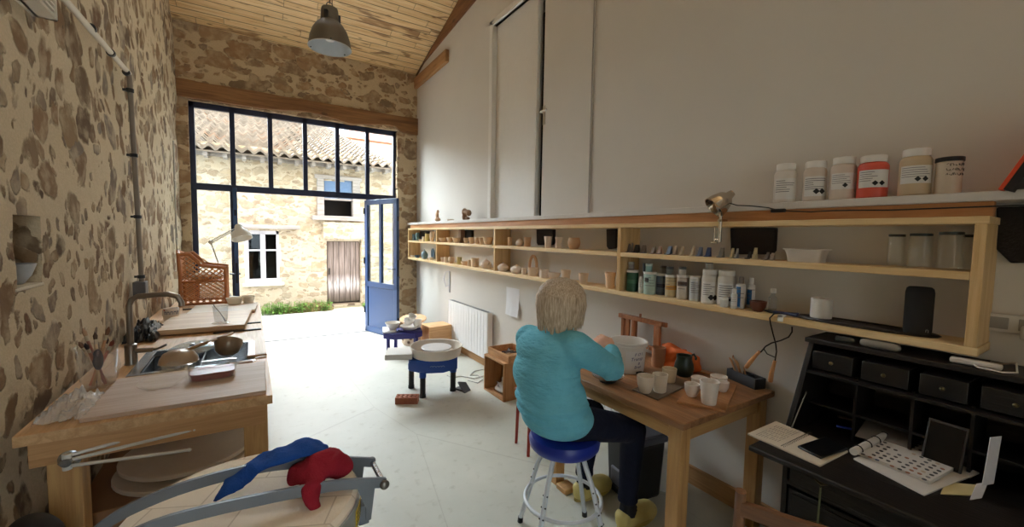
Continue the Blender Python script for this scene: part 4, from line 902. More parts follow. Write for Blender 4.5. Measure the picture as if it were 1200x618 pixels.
pot('clay_bowl', 819.5, 454.5, 21, 12, 'cupbowl', PORC, 'white bowl at the back left of the wooden board', 'bowl', TZ+.012, G5)
pot('clay_bowl', 842, 451, 21, 10.5, 'cupbowl', PORC, 'white bowl at the back right corner of the wooden board', 'bowl', TZ+.012, G5)
pot('clay_bowl', 846.5, 459, 16, 12, 'cupbowl', PORC, 'white bowl peeking out right behind the largest cup', 'bowl', TZ+.012, G5)
p = tb(801, 440); k = mpp(p)
GJ = plain((38,50,40), .3, var=.15)
o = vessel(B(), [(.72,0),(.85,.06),(1,.35),(.92,.6),(.76,.82),(.8,1)], 24*k*.92, 24*k).build('glazed_jug', GJ); o.location = p; tag(o, 'dark green glazed jug with handle at the back of the table', 'jug')
w = 24*k*.92; h = 24*k
B().tube([(w*.36,-w*.1,h*.93), (w*.52,-w*.2,h*1.02), (w*.62,-w*.28,h*.85), (w*.55,-w*.25,h*.6), (w*.42,-w*.18,h*.5)], .007, 8).build('handle', GJ, o)
q0 = tb(812, 437); o = thing('wooden_knife', 'wooden modelling knife lying right of the dark green jug', 'tool', (q0.x+.02, q0.y-.02, TZ+.006))
B().tube([(0,.04,0), (.03,-.05,0), (.05,-.13,.0)], [.006,.007,.003], 8, flat=.6).build('handle', M_HAN, o); B().ell((-.008,.06,0), (.012,.022,.003), 12, 8).build('blade', STEEL, o)
bundle('green_sponge', (tb(749, 441).x+.02, tb(749,441).y, TZ), (.03,.06,.025), plain((46,56,46), .9, var=.2), 'dark green pad lying at the foot of the white bucket', 'pad', 9, 4, .006)
# stone tool block
a, c, e_ = tb(851, 443), tb(884.5, 457.5), tb(893, 454.5)
ax = (c-a); ln = ax.length; ax.normalize(); ang = math.atan2(ax.y, ax.x)
o = thing('tool_block', 'dark slate tool holder block full of wooden modelling tools', 'tool holder', (a.x, a.y, TZ), ang)
dp = .075; STN = plain((62,66,72), .8, var=.12, bump=.001)
b = B().box(0, ln, 0, .012, 0, .06).box(0, ln, dp-.012, dp, 0, .06).box(0, .012, .012, dp-.012, 0, .06).box(ln-.012, ln, .012, dp-.012, 0, .06).box(ln*.6, ln*.66, .012, dp-.012, 0, .059).box(.012, ln-.012, .012, dp-.012, 0, .01)
b.build('block', STN, o, bevel=.003)
TWD = plain((196,152,110), .6, var=.12)
for i, (x, y, dx, dy, l) in enumerate(((.05,.03,-.12,.02,.17),(.06,.05,-.115,.03,.18),(.075,.04,-.09,.02,.15),(.07,.06,-.14,.035,.19),(.085,.03,-.08,.01,.13),(.09,.055,-.075,.03,.14))):
    t = thing('modelling_tool', 'thin wooden modelling tool leaning left out of the slate tool block', 'tool', o.matrix_basis @ V((x, y, .04)), ang, 'modelling tools in the slate block')
    B().tube([(0,0,-.02), (dx*.5,dy*.5,l*.35), (dx,dy,l*.62)], [.004,.006,.004], 8).build('shaft', TWD, t); B().ell((dx*1.04,dy*1.04,l*.65), (.004,.005,.012), 10, 8).build('tip', plain((150,110,76), .5), t)
# ---------------------------------------------------------------- under the table
o = thing('pedal_bin', 'black and grey pedal bin under the work table', 'bin', (1.895, 1.6, 0), math.radians(-8))
BLK = plain((26,27,30), .45); GRY = plain((92,95,104), .5)
vs = [(0.015,.015,0),(.225,.015,0),(.225,.265,0),(.015,.265,0),(0,0,.36),(.24,0,.36),(.24,.28,.36),(0,.28,.36)]
B().add(vs, [(3,2,1,0),(4,5,6,7),(0,1,5,4),(1,2,6,5),(2,3,7,6),(3,0,4,7)]).build('bin_body', BLK, o, bevel=.02)
B().box(-.012, .252, -.012, .292, .355, .395).build('lid_rim', GRY, o, bevel=.015)
B().prism([(.0,.0),(.24,.0),(.24,.28),(.0,.28)], .395, .41).build('lid', GRY, o, bevel=.012)
B().box(-.004, .02, .06, .22, .02, .15).build('front_frame', GRY, o, bevel=.01); B().box(-.03, .0, .09, .19, .02, .05).build('pedal', BLK, o, bevel=.006)
o = thing('lidded_bucket', 'small white bucket with lid under the table behind the bin', 'bucket', (2.25, 1.66, 0))
B().lathe([(0,0),(.09,0),(.105,.24),(0,.24)], 32).build('bucket_body', MBK, o); B().lathe([(0,.24),(.112,.24),(.112,.262),(.1,.268),(0,.262)], 32).build('lid', MBK, o)
# ---------------------------------------------------------------- bar stool
SX, SY, SZ = 1.345, 1.595, .6
st = thing('bar_stool', 'white metal stool with blue vinyl seat under the potter', 'stool', (SX, SY, 0))
B().lathe([(0,SZ-.075),(.165,SZ-.075),(.178,SZ-.06),(.182,SZ-.03),(.172,SZ-.008),(.14,SZ),(0,SZ-.004)], 40).build('seat', plain((24,44,140), .35, var=.04), st)
WHM = plain((206,212,220), .3, .1, var=.02)
ux, uy = V((.342,-.15,0)).normalized()*.187, V((-.15,-.342,0)).normalized()*.187
for sx_, sy_ in ((-1,-1),(1,-1),(-1,1),(1,1)):
    f = ux*sx_ + uy*sy_; t = f*.42
    lg = B().tube([V((0,0,SZ-.082)) + t*.3, V((0,0,SZ-.088)) + t*.75, V((0,0,SZ-.105)) + t*1.0, V((0,0,SZ-.15)) + t*1.15, f*.6+V((0,0,.38)), f*1.0+V((0,0,.02))], .0125, 12).build('leg', WHM, st)
    B().cyl(f*1.005+V((0,0,0)), f*.995+V((0,0,.03)), .0155, .0145, 14).build('foot_cap', BLK, lg)
    for i in range(4): q = f*(.66+.06*i)+V((0,0,.345-.05*i)); n_ = V((f.y,-f.x,0)).normalized(); B().cyl(q-n_*.0135, q+n_*.0135, .004, n=8).build('adjuster_hole', plain((60,62,66), .5), lg)
zr = .25; rr_o = .187*1.37*(.6+.4*(.38-zr)/.36)
B().tube([(math.cos(2*PI*i/48)*rr_o*1.03, math.sin(2*PI*i/48)*rr_o*1.03, zr) for i in range(48)], .0095, 10, close=True).build('foot_ring', WHM, st)
B().lathe([(0,SZ-.088),(.1,SZ-.088),(.1,SZ-.074),(0,SZ-.074)], 24).build('seat_plate', WHM, st)
# ---------------------------------------------------------------- the potter
pe = thing('person', 'grey-blond person in turquoise fleece and dark trousers sitting on the blue stool at work', 'person', (SX, SY, 0))
O = V((SX, SY, 0))
def L_(*p): return V(p) - O
SKIN = NT('skin', .5); SKIN.col(SKIN.mix(SKIN.noise(14, 3).outputs[0], lin((214,160,136)), lin((226,178,154)))).set(Subsurface_Weight=.08); SKIN = SKIN.m
hd = L_(1.322, 1.612, 1.268)
J = dict(pel=L_(1.32,1.60,.71), mid=L_(1.24,1.615,.90), che=L_(1.245,1.625,1.04), nk0=L_(1.285,1.62,1.13), nk1=L_(1.325,1.615,1.2),
  sR=L_(1.285,1.46,1.085), sL=L_(1.25,1.79,1.055), eR=L_(1.565,1.49,.925), eL=L_(1.50,1.86,.915), wR=L_(1.668,1.60,.985), wL=L_(1.63,1.75,.985),
  hR=L_(1.33,1.52,.68), hL=L_(1.33,1.69,.68), kR=L_(1.735,1.485,.565), kL=L_(1.70,1.76,.565), aR=L_(1.735,1.505,.13), aL=L_(1.70,1.82,.13))
b = B()
b.caps(J['pel'], J['mid'], .12, .11).caps(J['mid'], J['che'], .11, .07).caps(J['che'], J['nk0'], .05, .045).caps(J['nk0'], J['nk1'], .05, .048).caps(J['sR'], J['sL'], .035, .035)
for s_ in 'RL':
    b.caps(J['s'+s_], J['e'+s_], .045, .036).caps(J['e'+s_], J['w'+s_], .036, .024).caps(J['pel'], J['h'+s_], .1, .085).caps(J['h'+s_], J['k'+s_], .07, .048).caps(J['k'+s_], J['a'+s_], .046, .033)
    b.caps(J['a'+s_]+V((0,0,-.04)), J['a'+s_]+V((.13,-.0,-.08)), .035, .03).caps(J['a'+s_]+V((0,0,0)), J['a'+s_]+V((-.02,0,-.07)), .034, .034)
# head: skull, jaw, nose, ears, brow; looks down towards +x
fwd = V((.86, -.05, -.50)).normalized(); lft = V((0,0,1)).cross(fwd).normalized(); upv = fwd.cross(lft).normalized()
HR = Matrix((fwd, lft, upv)).transposed()
def hp(x, y, z): return hd + HR @ V((x, y, z))
b.ell(hd, (.094,.074,.098), 22, 14, R=HR).ell(hp(.03,0,-.055), (.062,.055,.065), 20, 12, R=HR).ell(hp(.06,0,-.1), (.03,.032,.022), 14, 10, R=HR)
b.caps(hp(.088,0,.012), hp(.112,0,-.028), .011, .015).ell(hp(.104,.012,-.032), .009, 10, 8).ell(hp(.104,-.012,-.032), .009, 10, 8)
b.ell(hp(.078,.032,.026), (.016,.026,.012), 12, 8, R=HR).ell(hp(.078,-.032,.026), (.016,.026,.012), 12, 8, R=HR)
b.ell(hp(.086,0,-.062), (.012,.024,.008), 12, 8, R=HR).ell(hp(.084,0,-.075), (.012,.022,.008), 12, 8, R=HR)
for sg in (1, -1): b.ell(hp(-.005, sg*.076, -.01), (.022,.01,.034), 12, 10, R=HR)
# hands: palm and five bent fingers each, closed around the tool and the small clay piece
def hand(w, dirv, palmn, curl, b, mir):
    d = dirv.normalized(); n_ = (palmn - d*palmn.dot(d)).normalized(); s_ = d.cross(n_)*mir
    pc = w + d*.045
    R3 = Matrix((d, s_, n_)).transposed()
    b.ell(pc, (.048,.04,.017), 18, 12, R=R3); b.caps(w-d*.02, w+d*.03, .024, .024)
    for i, (off, ln_) in enumerate(((.03,.07),(.01,.078),(-.011,.073),(-.031,.058))):
        p0 = w + d*.078 + s_*off; a = 0; pts = [w + d*.04 + s_*off*.8, p0]; cur = p0
        for q, fr in enumerate((.45,.32,.25)):
            a += curl[q]; cur = cur + (d*math.cos(a) + n_*math.sin(a))*ln_*fr; pts.append(cur)
        for u, v_, ra_, rb_ in zip(pts, pts[1:], (.0098,.0095,.0088,.008), (.0095,.0088,.008,.007)): b.caps(u, v_, ra_, rb_, 10)
    t0 = w + d*.022 + s_*.032; t1 = t0 + d*.03 + s_*.02 + n_*.014; t2 = t1 + d*.03 + n_*.012 - s_*.004
    b.caps(w+d*.02+s_*.015, t0, .016, .013, 10).caps(t0, t1, .0125, .011, 10).caps(t1, t2, .0105, .0085, 10)
hand(J['wR'], V((-.2,.75,.5)), V((.35,.5,-.6)), (.5,.8,.6), b, -1)
hand(J['wL'], V((.75,-.55,.12)), V((-.1,-.2,-.95)), (.45,.75,.55), b, 1)
body = b.build('body', SKIN, pe, remesh=.0052, smooth=2)
# eyes
for sg in (1, -1): B().ell(hp(.083, sg*.031, .008), (.009,.012,.009), 12, 10, R=HR).build('eye', plain((236,232,226), .2), body)
# fleece
s = NT('fleece', .95, spec=.15); nz = s.noise(30, 4).outputs[0]; fold = s.noise(6, 3, s.map((2,2,6))).outputs[0]
s.col(s.mix(nz, lin((104,180,204)), lin((120,194,214)))); s.bump(s.math('ADD', s.math('MULTIPLY', fold, 1.), s.math('MULTIPLY', nz, .2)), .022); FLC = s.m
b = B()
b.ell(L_(1.30,1.605,.70), (.175,.205,.105), 28, 16).ell(L_(1.262,1.61,.80), (.162,.202,.15), 28, 16).ell(L_(1.235,1.62,.92), (.152,.198,.15), 28, 16).ell(L_(1.235,1.625,1.03), (.128,.192,.105), 28, 16)
b.caps(J['sR']+V((0,.02,-.005)), J['sL']+V((0,-.02,-.005)), .078, .078).caps(J['che'], J['nk0'], .1, .075)
b.ell(L_(1.27,1.62,1.085), (.075,.12,.07), 20, 12).ell(L_(1.27,1.62,1.125), (.07,.085,.05), 20, 12).ell(L_(1.275,1.62,1.15), (.05,.065,.05), 20, 12); b.caps(J['sR'], J['eR'], .077, .062).caps(J['eR'], J['wR']-(J['wR']-J['eR'])*.12, .06, .045).caps(J['sL'], J['eL'], .077, .06).caps(J['eL'], J['wL']-(J['wL']-J['eL'])*.12, .058, .043)
# creases at the elbows and waist roll
for t, r_ in ((.25,.064),(.5,.066),(.72,.062),(.9,.064)):
    q = J['sR'].lerp(J['eR'], t); b.tube([q + V((math.cos(a)*.01, math.cos(a)*(r_), math.sin(a)*r_)) + V((.018*math.sin(a*2+t*9),0,0)) for a in [i*2*PI/16 for i in range(16)]], .0085, 6, close=True)
for t in (.2,.5,.8):
    q = J['eR'].lerp(J['wR'], t*.85); d_ = (J['wR']-J['eR']).normalized(); u_, w_ = frame(d_); b.tube([q + u_*math.cos(a)*(.058-.012*t) + w_*math.sin(a)*(.058-.012*t) for a in [i*2*PI/16 for i in range(16)]], .008, 6, close=True)
for z, r_ in ((.73,1.0),(.79,.98)): b.tube([L_(1.285-.25*(z-.7)+math.cos(a)*.168*r_, 1.607+math.sin(a)*.2*r_, z+.012*math.sin(3*a)) for a in [i*2*PI/28 for i in range(28)]], .012, 7, close=True)
c0 = J['nk0']+V((.012,-.002,.02))
b.tube([c0 + V((math.cos(a)*.058, math.sin(a)*.062, .018-.03*math.cos(a))) for a in [i*2*PI/20 for i in range(20)]], .027, 10, close=True)
fl = b.build('fleece_jacket', FLC, pe, remesh=.009, smooth=5)
# trousers, socks, clogs
s = NT('denim', .85, spec=.2); nz = s.noise(40, 3).outputs[0]; s.col(s.mix(nz, lin((17,20,36)), lin((25,30,50)))).bump(s.noise(9, 3).outputs[0], .012); DEN = s.m
b = B(); b.ell(L_(1.325,1.605,.685), (.165,.195,.083), 26, 14)
for s_ in 'RL':
    d_ = V((0,0,.06)); b.caps(J['h'+s_]+V((0,0,.005)), J['k'+s_], .092, .07).caps(J['k'+s_], J['a'+s_]+d_, .069, .052).tube([J['a'+s_]+V((0,0,.11)), J['a'+s_]+V((0,0,.02))], [.05,.056], 18)
b.build('trousers', DEN, pe, remesh=.009, smooth=4)
CLG = plain((206,190,120), .5, var=.04)
for s_ in 'RL':
    a_ = J['a'+s_]; B().caps(a_+V((0,0,.03)), a_+V((.01,0,-.06)), .041, .043).caps(a_+V((0,0,-.035)), a_+V((.11,0,-.07)), .042, .036).caps(a_+V((0,0,.0)), a_+V((-.02,0,-.07)), .04, .038).build('sock', plain((18,20,26), .9), pe)
    b = B(); b.caps(a_+V((-.03,0,-.085)), a_+V((.17,-.005,-.088)), .044, .05).ell(a_+V((.135,-.003,-.075)), (.075,.054,.05), 20, 12).ell(a_+V((-.035,0,-.06)), (.04,.045,.04), 18, 12)
    b.v = [(x, y, max(z, .0)) for x, y, z in b.v]
    b.caps(a_+V((.045,0,-.06)), a_+V((.13,0,-.075)), .05, .052).caps(a_+V((.0,0,-.085)), a_+V((.06,0,-.075)), .05, .052)
    b.v = [(x, y, max(z, .0)) for x, y, z in b.v]
    cl = b.build('clog', CLG, pe, remesh=.006, smooth=3)
    b = B(); ox, oy = (a_.x+.05, a_.y); 
    B().prism([(a_.x+.075+math.cos(2*PI*i/30)*.155*(1 if math.cos(2*PI*i/30) > 0 else .95), a_.y+math.sin(2*PI*i/30)*(.054 if math.cos(2*PI*i/30) > 0 else .047)) for i in range(30)], 0, .022).build('sole', plain((192,174,104), .6), cl, bevel=.005)
# hair: bob made of locks lying over the skull
s = NT('hair', .55, spec=.4); st_ = s.noise(3, 3, s.map((60, 60, 5))).outputs[0]
s.col(s.ramp(st_, [(.3, (150,130,108)), (.5, (188,168,144)), (.72, (218,202,180))])).bump(st_, .0015); HAIR = s.m
b = B(); rr = random.Random(4)
b.ell(hd+V((-.006,0,.012)), (.116,.106,.11), 24, 16).ell(hd+V((-.045,0,-.05)), (.08,.102,.075), 22, 12)
for i in range(190):
    a = rr.uniform(.62, 2*PI-.62) if i > 30 else rr.uniform(-.8, .8)
    front = math.cos(a); x0 = rr.uniform(-.35, .35)
    pts = []; base = hd + V((-.008, 0, .01)); endz = -.125 + .02*front + rr.uniform(-.012, .01)
    if abs(((a+PI) % (2*PI))-PI) < .62: endz = .035       # fringe
    for k in range(7):
        t = k/6.; ph = .25 + t*1.32
        if t < .6: ph = .2 + t/.6*1.35; q = V((math.sin(ph)*math.cos(a)*.122, math.sin(ph)*math.sin(a)*.116, math.cos(ph)*.118))
        else: q = V((math.cos(a)*(.124-.03*(t-.6)), math.sin(a)*(.119-.03*(t-.6)), math.cos(1.55)*.118 + (endz)*(t-.6)/.4))
        if endz > 0 and t > .5: q.z = max(q.z, .03)
        pts.append(base + q + V((noise.noise(V((i*.7,k*.4,0)))*.006, noise.noise(V((i*.7,k*.4,7)))*.006, 0)))
    b.tube(pts, [.004,.012,.014,.014,.013,.01,.003], 7, flat=.55)
b.build('hair', HAIR, pe)
# modelling tool in her hands
a = L_(1.555,1.80,1.03); c = L_(1.70,1.695,.992)
o = B().tube([a+O, (a+c)*.5+O+V((0,0,.003)), c+O], [.002,.0045,.004], 8).build('needle_tool', plain((60,54,52), .4, .6)); tag(o, 'thin dark needle tool held in the potter\'s hands', 'tool')
# ---------------------------------------------------------------- red chair behind her
RED = plain((150,44,32), .4)
o = thing('red_chair', 'chair with red legs half hidden behind the potter', 'chair', (1.86, 2.5, 0), math.radians(0))
for x, y, tx_, ty_ in ((-.18,-.11,-.16,-.09),(-.15,.1,-.14,.09),(.14,-.11,.12,-.09),(.15,.1,.13,.09)): B().tube([(tx_,ty_,.42),(x,y,0)], [.014,.011], 12).build('leg', RED, o)
B().box(-.17, .15, -.11, .11, .42, .445).build('seat', RED, o, bevel=.01)
for y in (-.09, .09): B().tube([(.13,y,.44),(.16,y,.74)], .011, 10).build('back_post', RED, o)
B().box(.145, .17, -.11, .11, .62, .75).build('backrest', RED, o, bevel=.008)
# ---------------------------------------------------------------- crates by the wall
CRW = wood((206,160,112), (164,114,70), 1, 1.2, .6, .6); CRW2 = wood((196,148,100), (158,106,64), 2, 1.2, .6, .6)
o = thing('wooden_crate', 'open wooden crate with a white cloth inside, behind the potter', 'crate', (2.2, 3.52, 0))
for y in (-.2, .182): B().box(-.17,.16,y,y+.018,0,.375).build('side_panel', CRW2, o)
B().box(-.17,.16,-.182,.182,.357,.375).build('top_panel', CRW, o); B().box(-.17,.16,-.182,.182,0,.016).build('bottom_panel', CRW, o); B().box(.145,.16,-.182,.182,.016,.357).build('back_panel', CRW, o)
bundle('white_cloth', (2.17, 3.52, .017), (.12,.14,.11), plain((206,204,204), .9), 'white crumpled cloth inside the open wooden crate', 'cloth', 21, 6)
o = thing('wooden_tray', 'shallow wooden tray box on top of the open crate', 'tray', (2.215, 3.5, .376))
b = B().box(-.15,.15,-.2,.2,0,.01).box(-.15,-.138,-.2,.2,.01,.075).box(.138,.15,-.2,.2,.01,.075).box(-.138,.138,-.2,-.188,.01,.075).box(-.138,.138,.188,.2,.01,.075)
b.build('box', CRW, o)
rr = random.Random(12)
for i in range(14):
    l = rr.uniform(.05,.11); a = rr.uniform(0, PI); c_ = V((2.215+rr.uniform(-.08,.08), 3.5+rr.uniform(-.13,.13), .376+.02+.004*i)); d_ = V((math.cos(a), math.sin(a), rr.uniform(-.1,.1)))*l*.5
    col_ = rr.choice(((60,52,48),(186,178,170),(120,90,64),(84,80,80)))
    t = B().tube([c_-d_, c_, c_+d_], [.005,.008,.006], 7).build('pottery_tool', plain(col_, .5)); tag(t, 'small pottery tool lying in the shallow wooden tray', 'tool', 'tools in the wooden tray')
# ---------------------------------------------------------------- writing desk
DX0, DXT, DX1, DY_0, DY_1, DTZ, FZ = 2.02, 2.2, 2.41, .13, .87, 1.13, .765
MAH = wood((24,17,14), (13,9,8), 1, 1, .5, .2); MAHZ = wood((24,17,14), (13,9,8), 2, 1, .5, .2)
BRS = plain((104,92,64), .4, .8)
o = thing('writing_desk', 'dark wooden slant-front writing desk with open flap', 'desk', (DX0, DY_0, 0))
Wd = DY_1-DY_0
XZ = lambda y: Matrix(((1,0,0,0),(0,0,1,y),(0,1,0,0),(0,0,0,1)))
prof = [(0,0),(DX1-DX0,0),(DX1-DX0,DTZ),(DXT-DX0,DTZ),(0,FZ)]
for y in (0, Wd-.022): B().prism(prof, 0, .022, XZ(y)).build('side_panel', MAHZ, o, bevel=.003)
B().box(DXT-DX0-.015, DX1-DX0, -.012, Wd+.012, DTZ-.0, DTZ+.022).build('top', MAH, o, bevel=.004)
B().box(DX1-DX0-.015, DX1-DX0, .022, Wd-.022, .02, DTZ).build('back_panel', MAH, o)
B().box(0, DX1-DX0-.015, .022, Wd-.022, FZ-.045, FZ-.02).build('writing_shelf', MAH, o)
fl = B().box(DX0-.325-DX0, 0, .01, Wd-.01, -.022, 0).build('flap', MAH, o, bevel=.006); fl.location = (0, 0, FZ+.002)
for y in (.035, Wd-.035): B().tube([(-.025,y,FZ+.004),(.1,y,FZ+.15)], .003, 6).build('stay', plain((120,116,110), .4, .8), o)
for i, (z0, z1) in enumerate(((.08,.28),(.3,.5),(.52,.7))):
    d_ = B().box(-.012, .012, .035, Wd-.035, z0, z1).box(-.018, -.012, .05, Wd-.05, z0+.015, z1-.015).build('drawer', MAH, o, bevel=.004)
    for y in (Wd*.22, Wd*.78):
        zc = (z0+z1)/2; b = B().prism([(y+math.cos(2*PI*q/16)*(.036+.012*math.cos(8*PI*q/16)), zc+math.sin(2*PI*q/16)*.02) for q in range(16)], -.022, -.018, Matrix(((0,0,1,0),(1,0,0,0),(0,1,0,0),(0,0,0,1))))
        b.tube([(-.02,y-.03,zc+.005),(-.034,y-.03,zc-.004),(-.036,y,zc-.022),(-.034,y+.03,zc-.004),(-.02,y+.03,zc+.005)], .003, 7); b.build('handle', BRS, d_)
for z in (.0,.29,.51): B().box(-.004, .012, .022, Wd-.022, z, z+.02 if z else .075).build('drawer_rail', MAH, o)
# pigeonholes and little drawers inside
for y in (.2, .36, .54): B().box(.16, .37, y, y+.01, FZ-.02, 1.02).build('divider', MAHZ, o)
B().box(.12, .37, .022, Wd-.022, 1.0, 1.012).build('inner_shelf', MAH, o); B().box(.16, .37, .022, Wd-.022, .85, .86).build('inner_shelf', MAH, o)
for y0, y1 in ((.03,.19),(.22,.35),(.38,.53),(.56,.71)):
    d_ = B().box(.15, .36, y0, y1, 1.02, 1.1).build('small_drawer', MAH, o, bevel=.003); B().ell((.143,(y0+y1)/2,1.06), .008, 12, 8).build('knob', BRS, d_)
B().tube([(-.038,Wd*.78,.58),(-.04,Wd*.78,.5),(-.037,Wd*.78+.002,.36)], .004, 6).build('tassel', plain((112,116,84), .9), o)
def dk(px, py, z=FZ+.004): return P(px, py, z=z)
def flat(name, pts, z, t, m, label=None, cat=None, parent=None, bevel=.001):
    q = [dk(a, c, z) for a, c in pts]; c_ = sum(q, V())/len(q)
    if parent: c_ = parent.location
    o = B().prism([(v.x-c_.x, v.y-c_.y) for v in q], (z-c_.z if parent else 0), (z-c_.z if parent else 0)+t).build(name, m, parent, bevel=bevel)
    if not parent: o.location = (c_.x, c_.y, z); tag(o, label, cat)
    return o
PAP = plain((206,194,174), .85, var=.03); PAPG = plain((204,200,194), .85, var=.03)
Z0 = FZ+.003
nb = flat('spiral_notebook', [(876,510),(909,495.5),(994,531),(961,548)], Z0, .008, PAP, 'open spiral notebook with handwriting on the left of the desk flap', 'notebook', bevel=.002)
a, c = dk(917,524,Z0+.009)-nb.location, dk(950,508,Z0+.009)-nb.location
b = B()
for i in range(22):
    q = a.lerp(c, i/21); d_ = (c-a).normalized(); n_ = V((d_.y,-d_.x,0)); b.tube([q+n_*math.cos(t)*.006+V((0,0,math.sin(t)*.006)) for t in [j*PI/5 for j in range(6)]], .0009, 5)
b.build('spiral', plain((60,58,58), .4, .6), nb)
b = B(); rr = random.Random(2)
for i in range(9):
    for j in range(5):
        u = .12+.08*i; v0 = .12+j*.17; l = rr.uniform(.06,.15)
        A = dk(878,510,Z0+.0085).lerp(dk(908,497,Z0+.0085), v0); Bq = dk(917,522.5,Z0+.0085).lerp(dk(948,508.5,Z0+.0085), v0); e1 = A.lerp(Bq, u)-nb.location
        A2 = dk(878,510,Z0+.0085).lerp(dk(908,497,Z0+.0085), v0+l); B2 = dk(917,522.5,Z0+.0085).lerp(dk(948,508.5,Z0+.0085), v0+l); e2 = A2.lerp(B2, u)-nb.location
        b.tube([e1, e2], .0007, 4)
b.build('handwriting', plain((96,92,96), .8), nb)
ph = flat('smartphone', [(934,525),(967,513.5),(994,528),(962,539)], Z0+.0095, .009, plain((14,14,16), .3), 'black smartphone lying on the open spiral notebook', 'phone', bevel=.004)
pp = flat('loose_sheets', [(1000,539),(1083,582),(1148,556),(1060,520)], Z0, .006, PAPG, 'stack of loose white sheets under the colour chart booklet', 'paper')
flat('yellow_booklet', [(1102,580),(1141,582),(1147,570),(1108,566)], Z0+.0005, .004, plain((196,180,130), .8), 'yellowish booklet corner sticking out beside the loose sheets', 'booklet')
cz = Z0+.0075
cc = flat('colour_chart', [(1000,531),(1090,568),(1139,540),(1050,505)], cz, .012, PAPG, 'ring-bound glaze colour chart with rows of colour dots on the desk flap', 'booklet', bevel=.001)
C4 = [dk(a, c, cz+.0125) for a, c in ((1000,531),(1090,568),(1139,540),(1050,505))]
def cu(u, v): return C4[0].lerp(C4[3], v).lerp(C4[1].lerp(C4[2], v), u)-cc.location
rr = random.Random(8); cols_ = [(24,20,22),(30,28,34),(54,40,36),(70,70,78),(150,90,50),(196,98,50),(170,60,40),(60,74,110),(120,120,118),(186,166,140)]
for i in range(9):
    for j in range(11):
        if rr.random() < .22: continue
        u = .1+.1*i; v = .06+.083*j; q = cu(u, v); 
        dd_ = (cu(u+.01, v)-cu(u, v)).normalized(); e_ = (cu(u, v+.01)-cu(u, v)).normalized()
        B().prism([(q.x+dd_.x*math.cos(t)*.0068+e_.x*math.sin(t)*.0068, q.y+dd_.y*math.cos(t)*.0068+e_.y*math.sin(t)*.0068) for t in [k*PI/5 for k in range(10)]], q.z-.0008, q.z+.0006).build('colour_dot', plain(rr.choice(cols_[:5] if rr.random() < .7 else cols_), .4), cc)
r0 = C4[0]-cc.location+V((0,0,.0)); r1 = C4[3]-cc.location
B().tube([r0+V((0,0,.004)), r1+V((0,0,.004))], .0135, 14).build('rolled_page', PAPG, cc)
for i in range(5): b = B(); q = r0.lerp(r1, .1+.2*i); d_ = (r1-r0).normalized(); u_, w_ = frame(d_); b.tube([q+V((0,0,.004))+(u_*math.cos(t)+w_*math.sin(t))*.0155 for t in [k*PI/6 for k in range(12)]], .0022, 6, close=True); b.build('binder_ring', plain((24,22,24), .4), cc)
o = thing('ballpoint_pen', 'blue ballpoint pen lying behind the colour chart rings', 'pen', dk(1006,505,FZ+.012))
B().tube([(-.03,.07,0),(.0,0,0),(.012,-.03,0)], .005, 8).build('barrel', plain((28,60,170), .35), o); B().tube([(.012,-.03,0),(.026,-.065,-.002)], [.0045,.001], 8).build('tip', plain((200,200,206), .3, .5), o)
o = thing('ruler', 'pale wooden ruler lying across the back of the desk flap', 'ruler', dk(1010,494,FZ+.002), math.radians(118)); B().box(-.09,.09,-.014,.014,0,.004).build('ruler_body', plain((170,150,120), .7), o)
def leanpaper(name, pts, m, label, cat, t=.002):
    q = [V(p) for p in pts]; c_ = q[0].copy()
    o = B().sheet(lambda u, v: q[0].lerp(q[1], u).lerp(q[3].lerp(q[2], u), v)-c_ + V((0,0,0)), 6, 6, t).build(name, m); o.location = c_; return tag(o, label, cat)
leanpaper('envelope_stack', [(2.16,.5,.775),(2.16,.66,.775),(2.3,.66,.83),(2.3,.5,.83)], plain((120,112,104), .85), 'grey envelopes lying inside the dark desk', 'paper', .006)
o = thing('tablet_frame', 'dark framed tablet leaning inside the desk at the right', 'tablet', (2.14, .4, .768), math.radians(-6))
Mt = Matrix.Rotation(math.radians(16), 4, 'Y'); B().box(0, .012, -.055, .055, 0, .17, Mt).build('frame', plain((64,62,64), .4), o, bevel=.003); B().box(-.0015, .0, -.048, .048, .01, .16, Mt).build('screen', plain((10,10,12), .2), o)
o = thing('folded_letter', 'folded white letter standing at the right end of the desk', 'paper', (2.02, .262, .768))
LT = plain((206,206,212), .8, var=.02)
B().sheet(lambda u, v: (.02+.06*v+.05*u, .06*(1-u)*.3, .03+.15*v), 4, 6, .0015).sheet(lambda u, v: (-.06+.08*v+.05*u, .06*(1-u)*.3+.012, .0+.03*v), 4, 6, .0015).build('sheet', LT, o)
DT = DTZ+.023
def dtop(px, py): return P(px, py, z=DT)
o = thing('glasses_case', 'silver grey glasses case on top of the dark desk', 'case', (2.225, .62, DT), math.radians(94)); B().caps((-.05,0,.016), (.05,0,.016), .017, .017).build('shell', plain((150,146,140), .35, .3), o)
o = thing('glass_tube', 'small clear glass tube lying on the dark desk left of the glasses case', 'glass', (2.23, .74, DT+.012)); B().tube([(0,.035,0),(0,-.02,0),(0,-.03,0)], [.012,.012,.008], 14).build('tube_body', glass((200,210,205), .03, .08), o)
o = thing('power_strip', 'white power adapter bar with white cable on top of the desk', 'adapter', (2.235, .36, DT)); B().box(-.016,.016,-.075,.055,0,.022).build('case', plain((206,200,192), .4), o, bevel=.007)
B().tube([(0,.0,.012),(-.03,-.02,.004),(-.04,-.08,.004),(-.01,-.11,.006),(.04,-.1,.03),(.08,-.06,.01),(.12,-.03,.004)], .003, 7).build('cable', plain((206,200,192), .5), o)
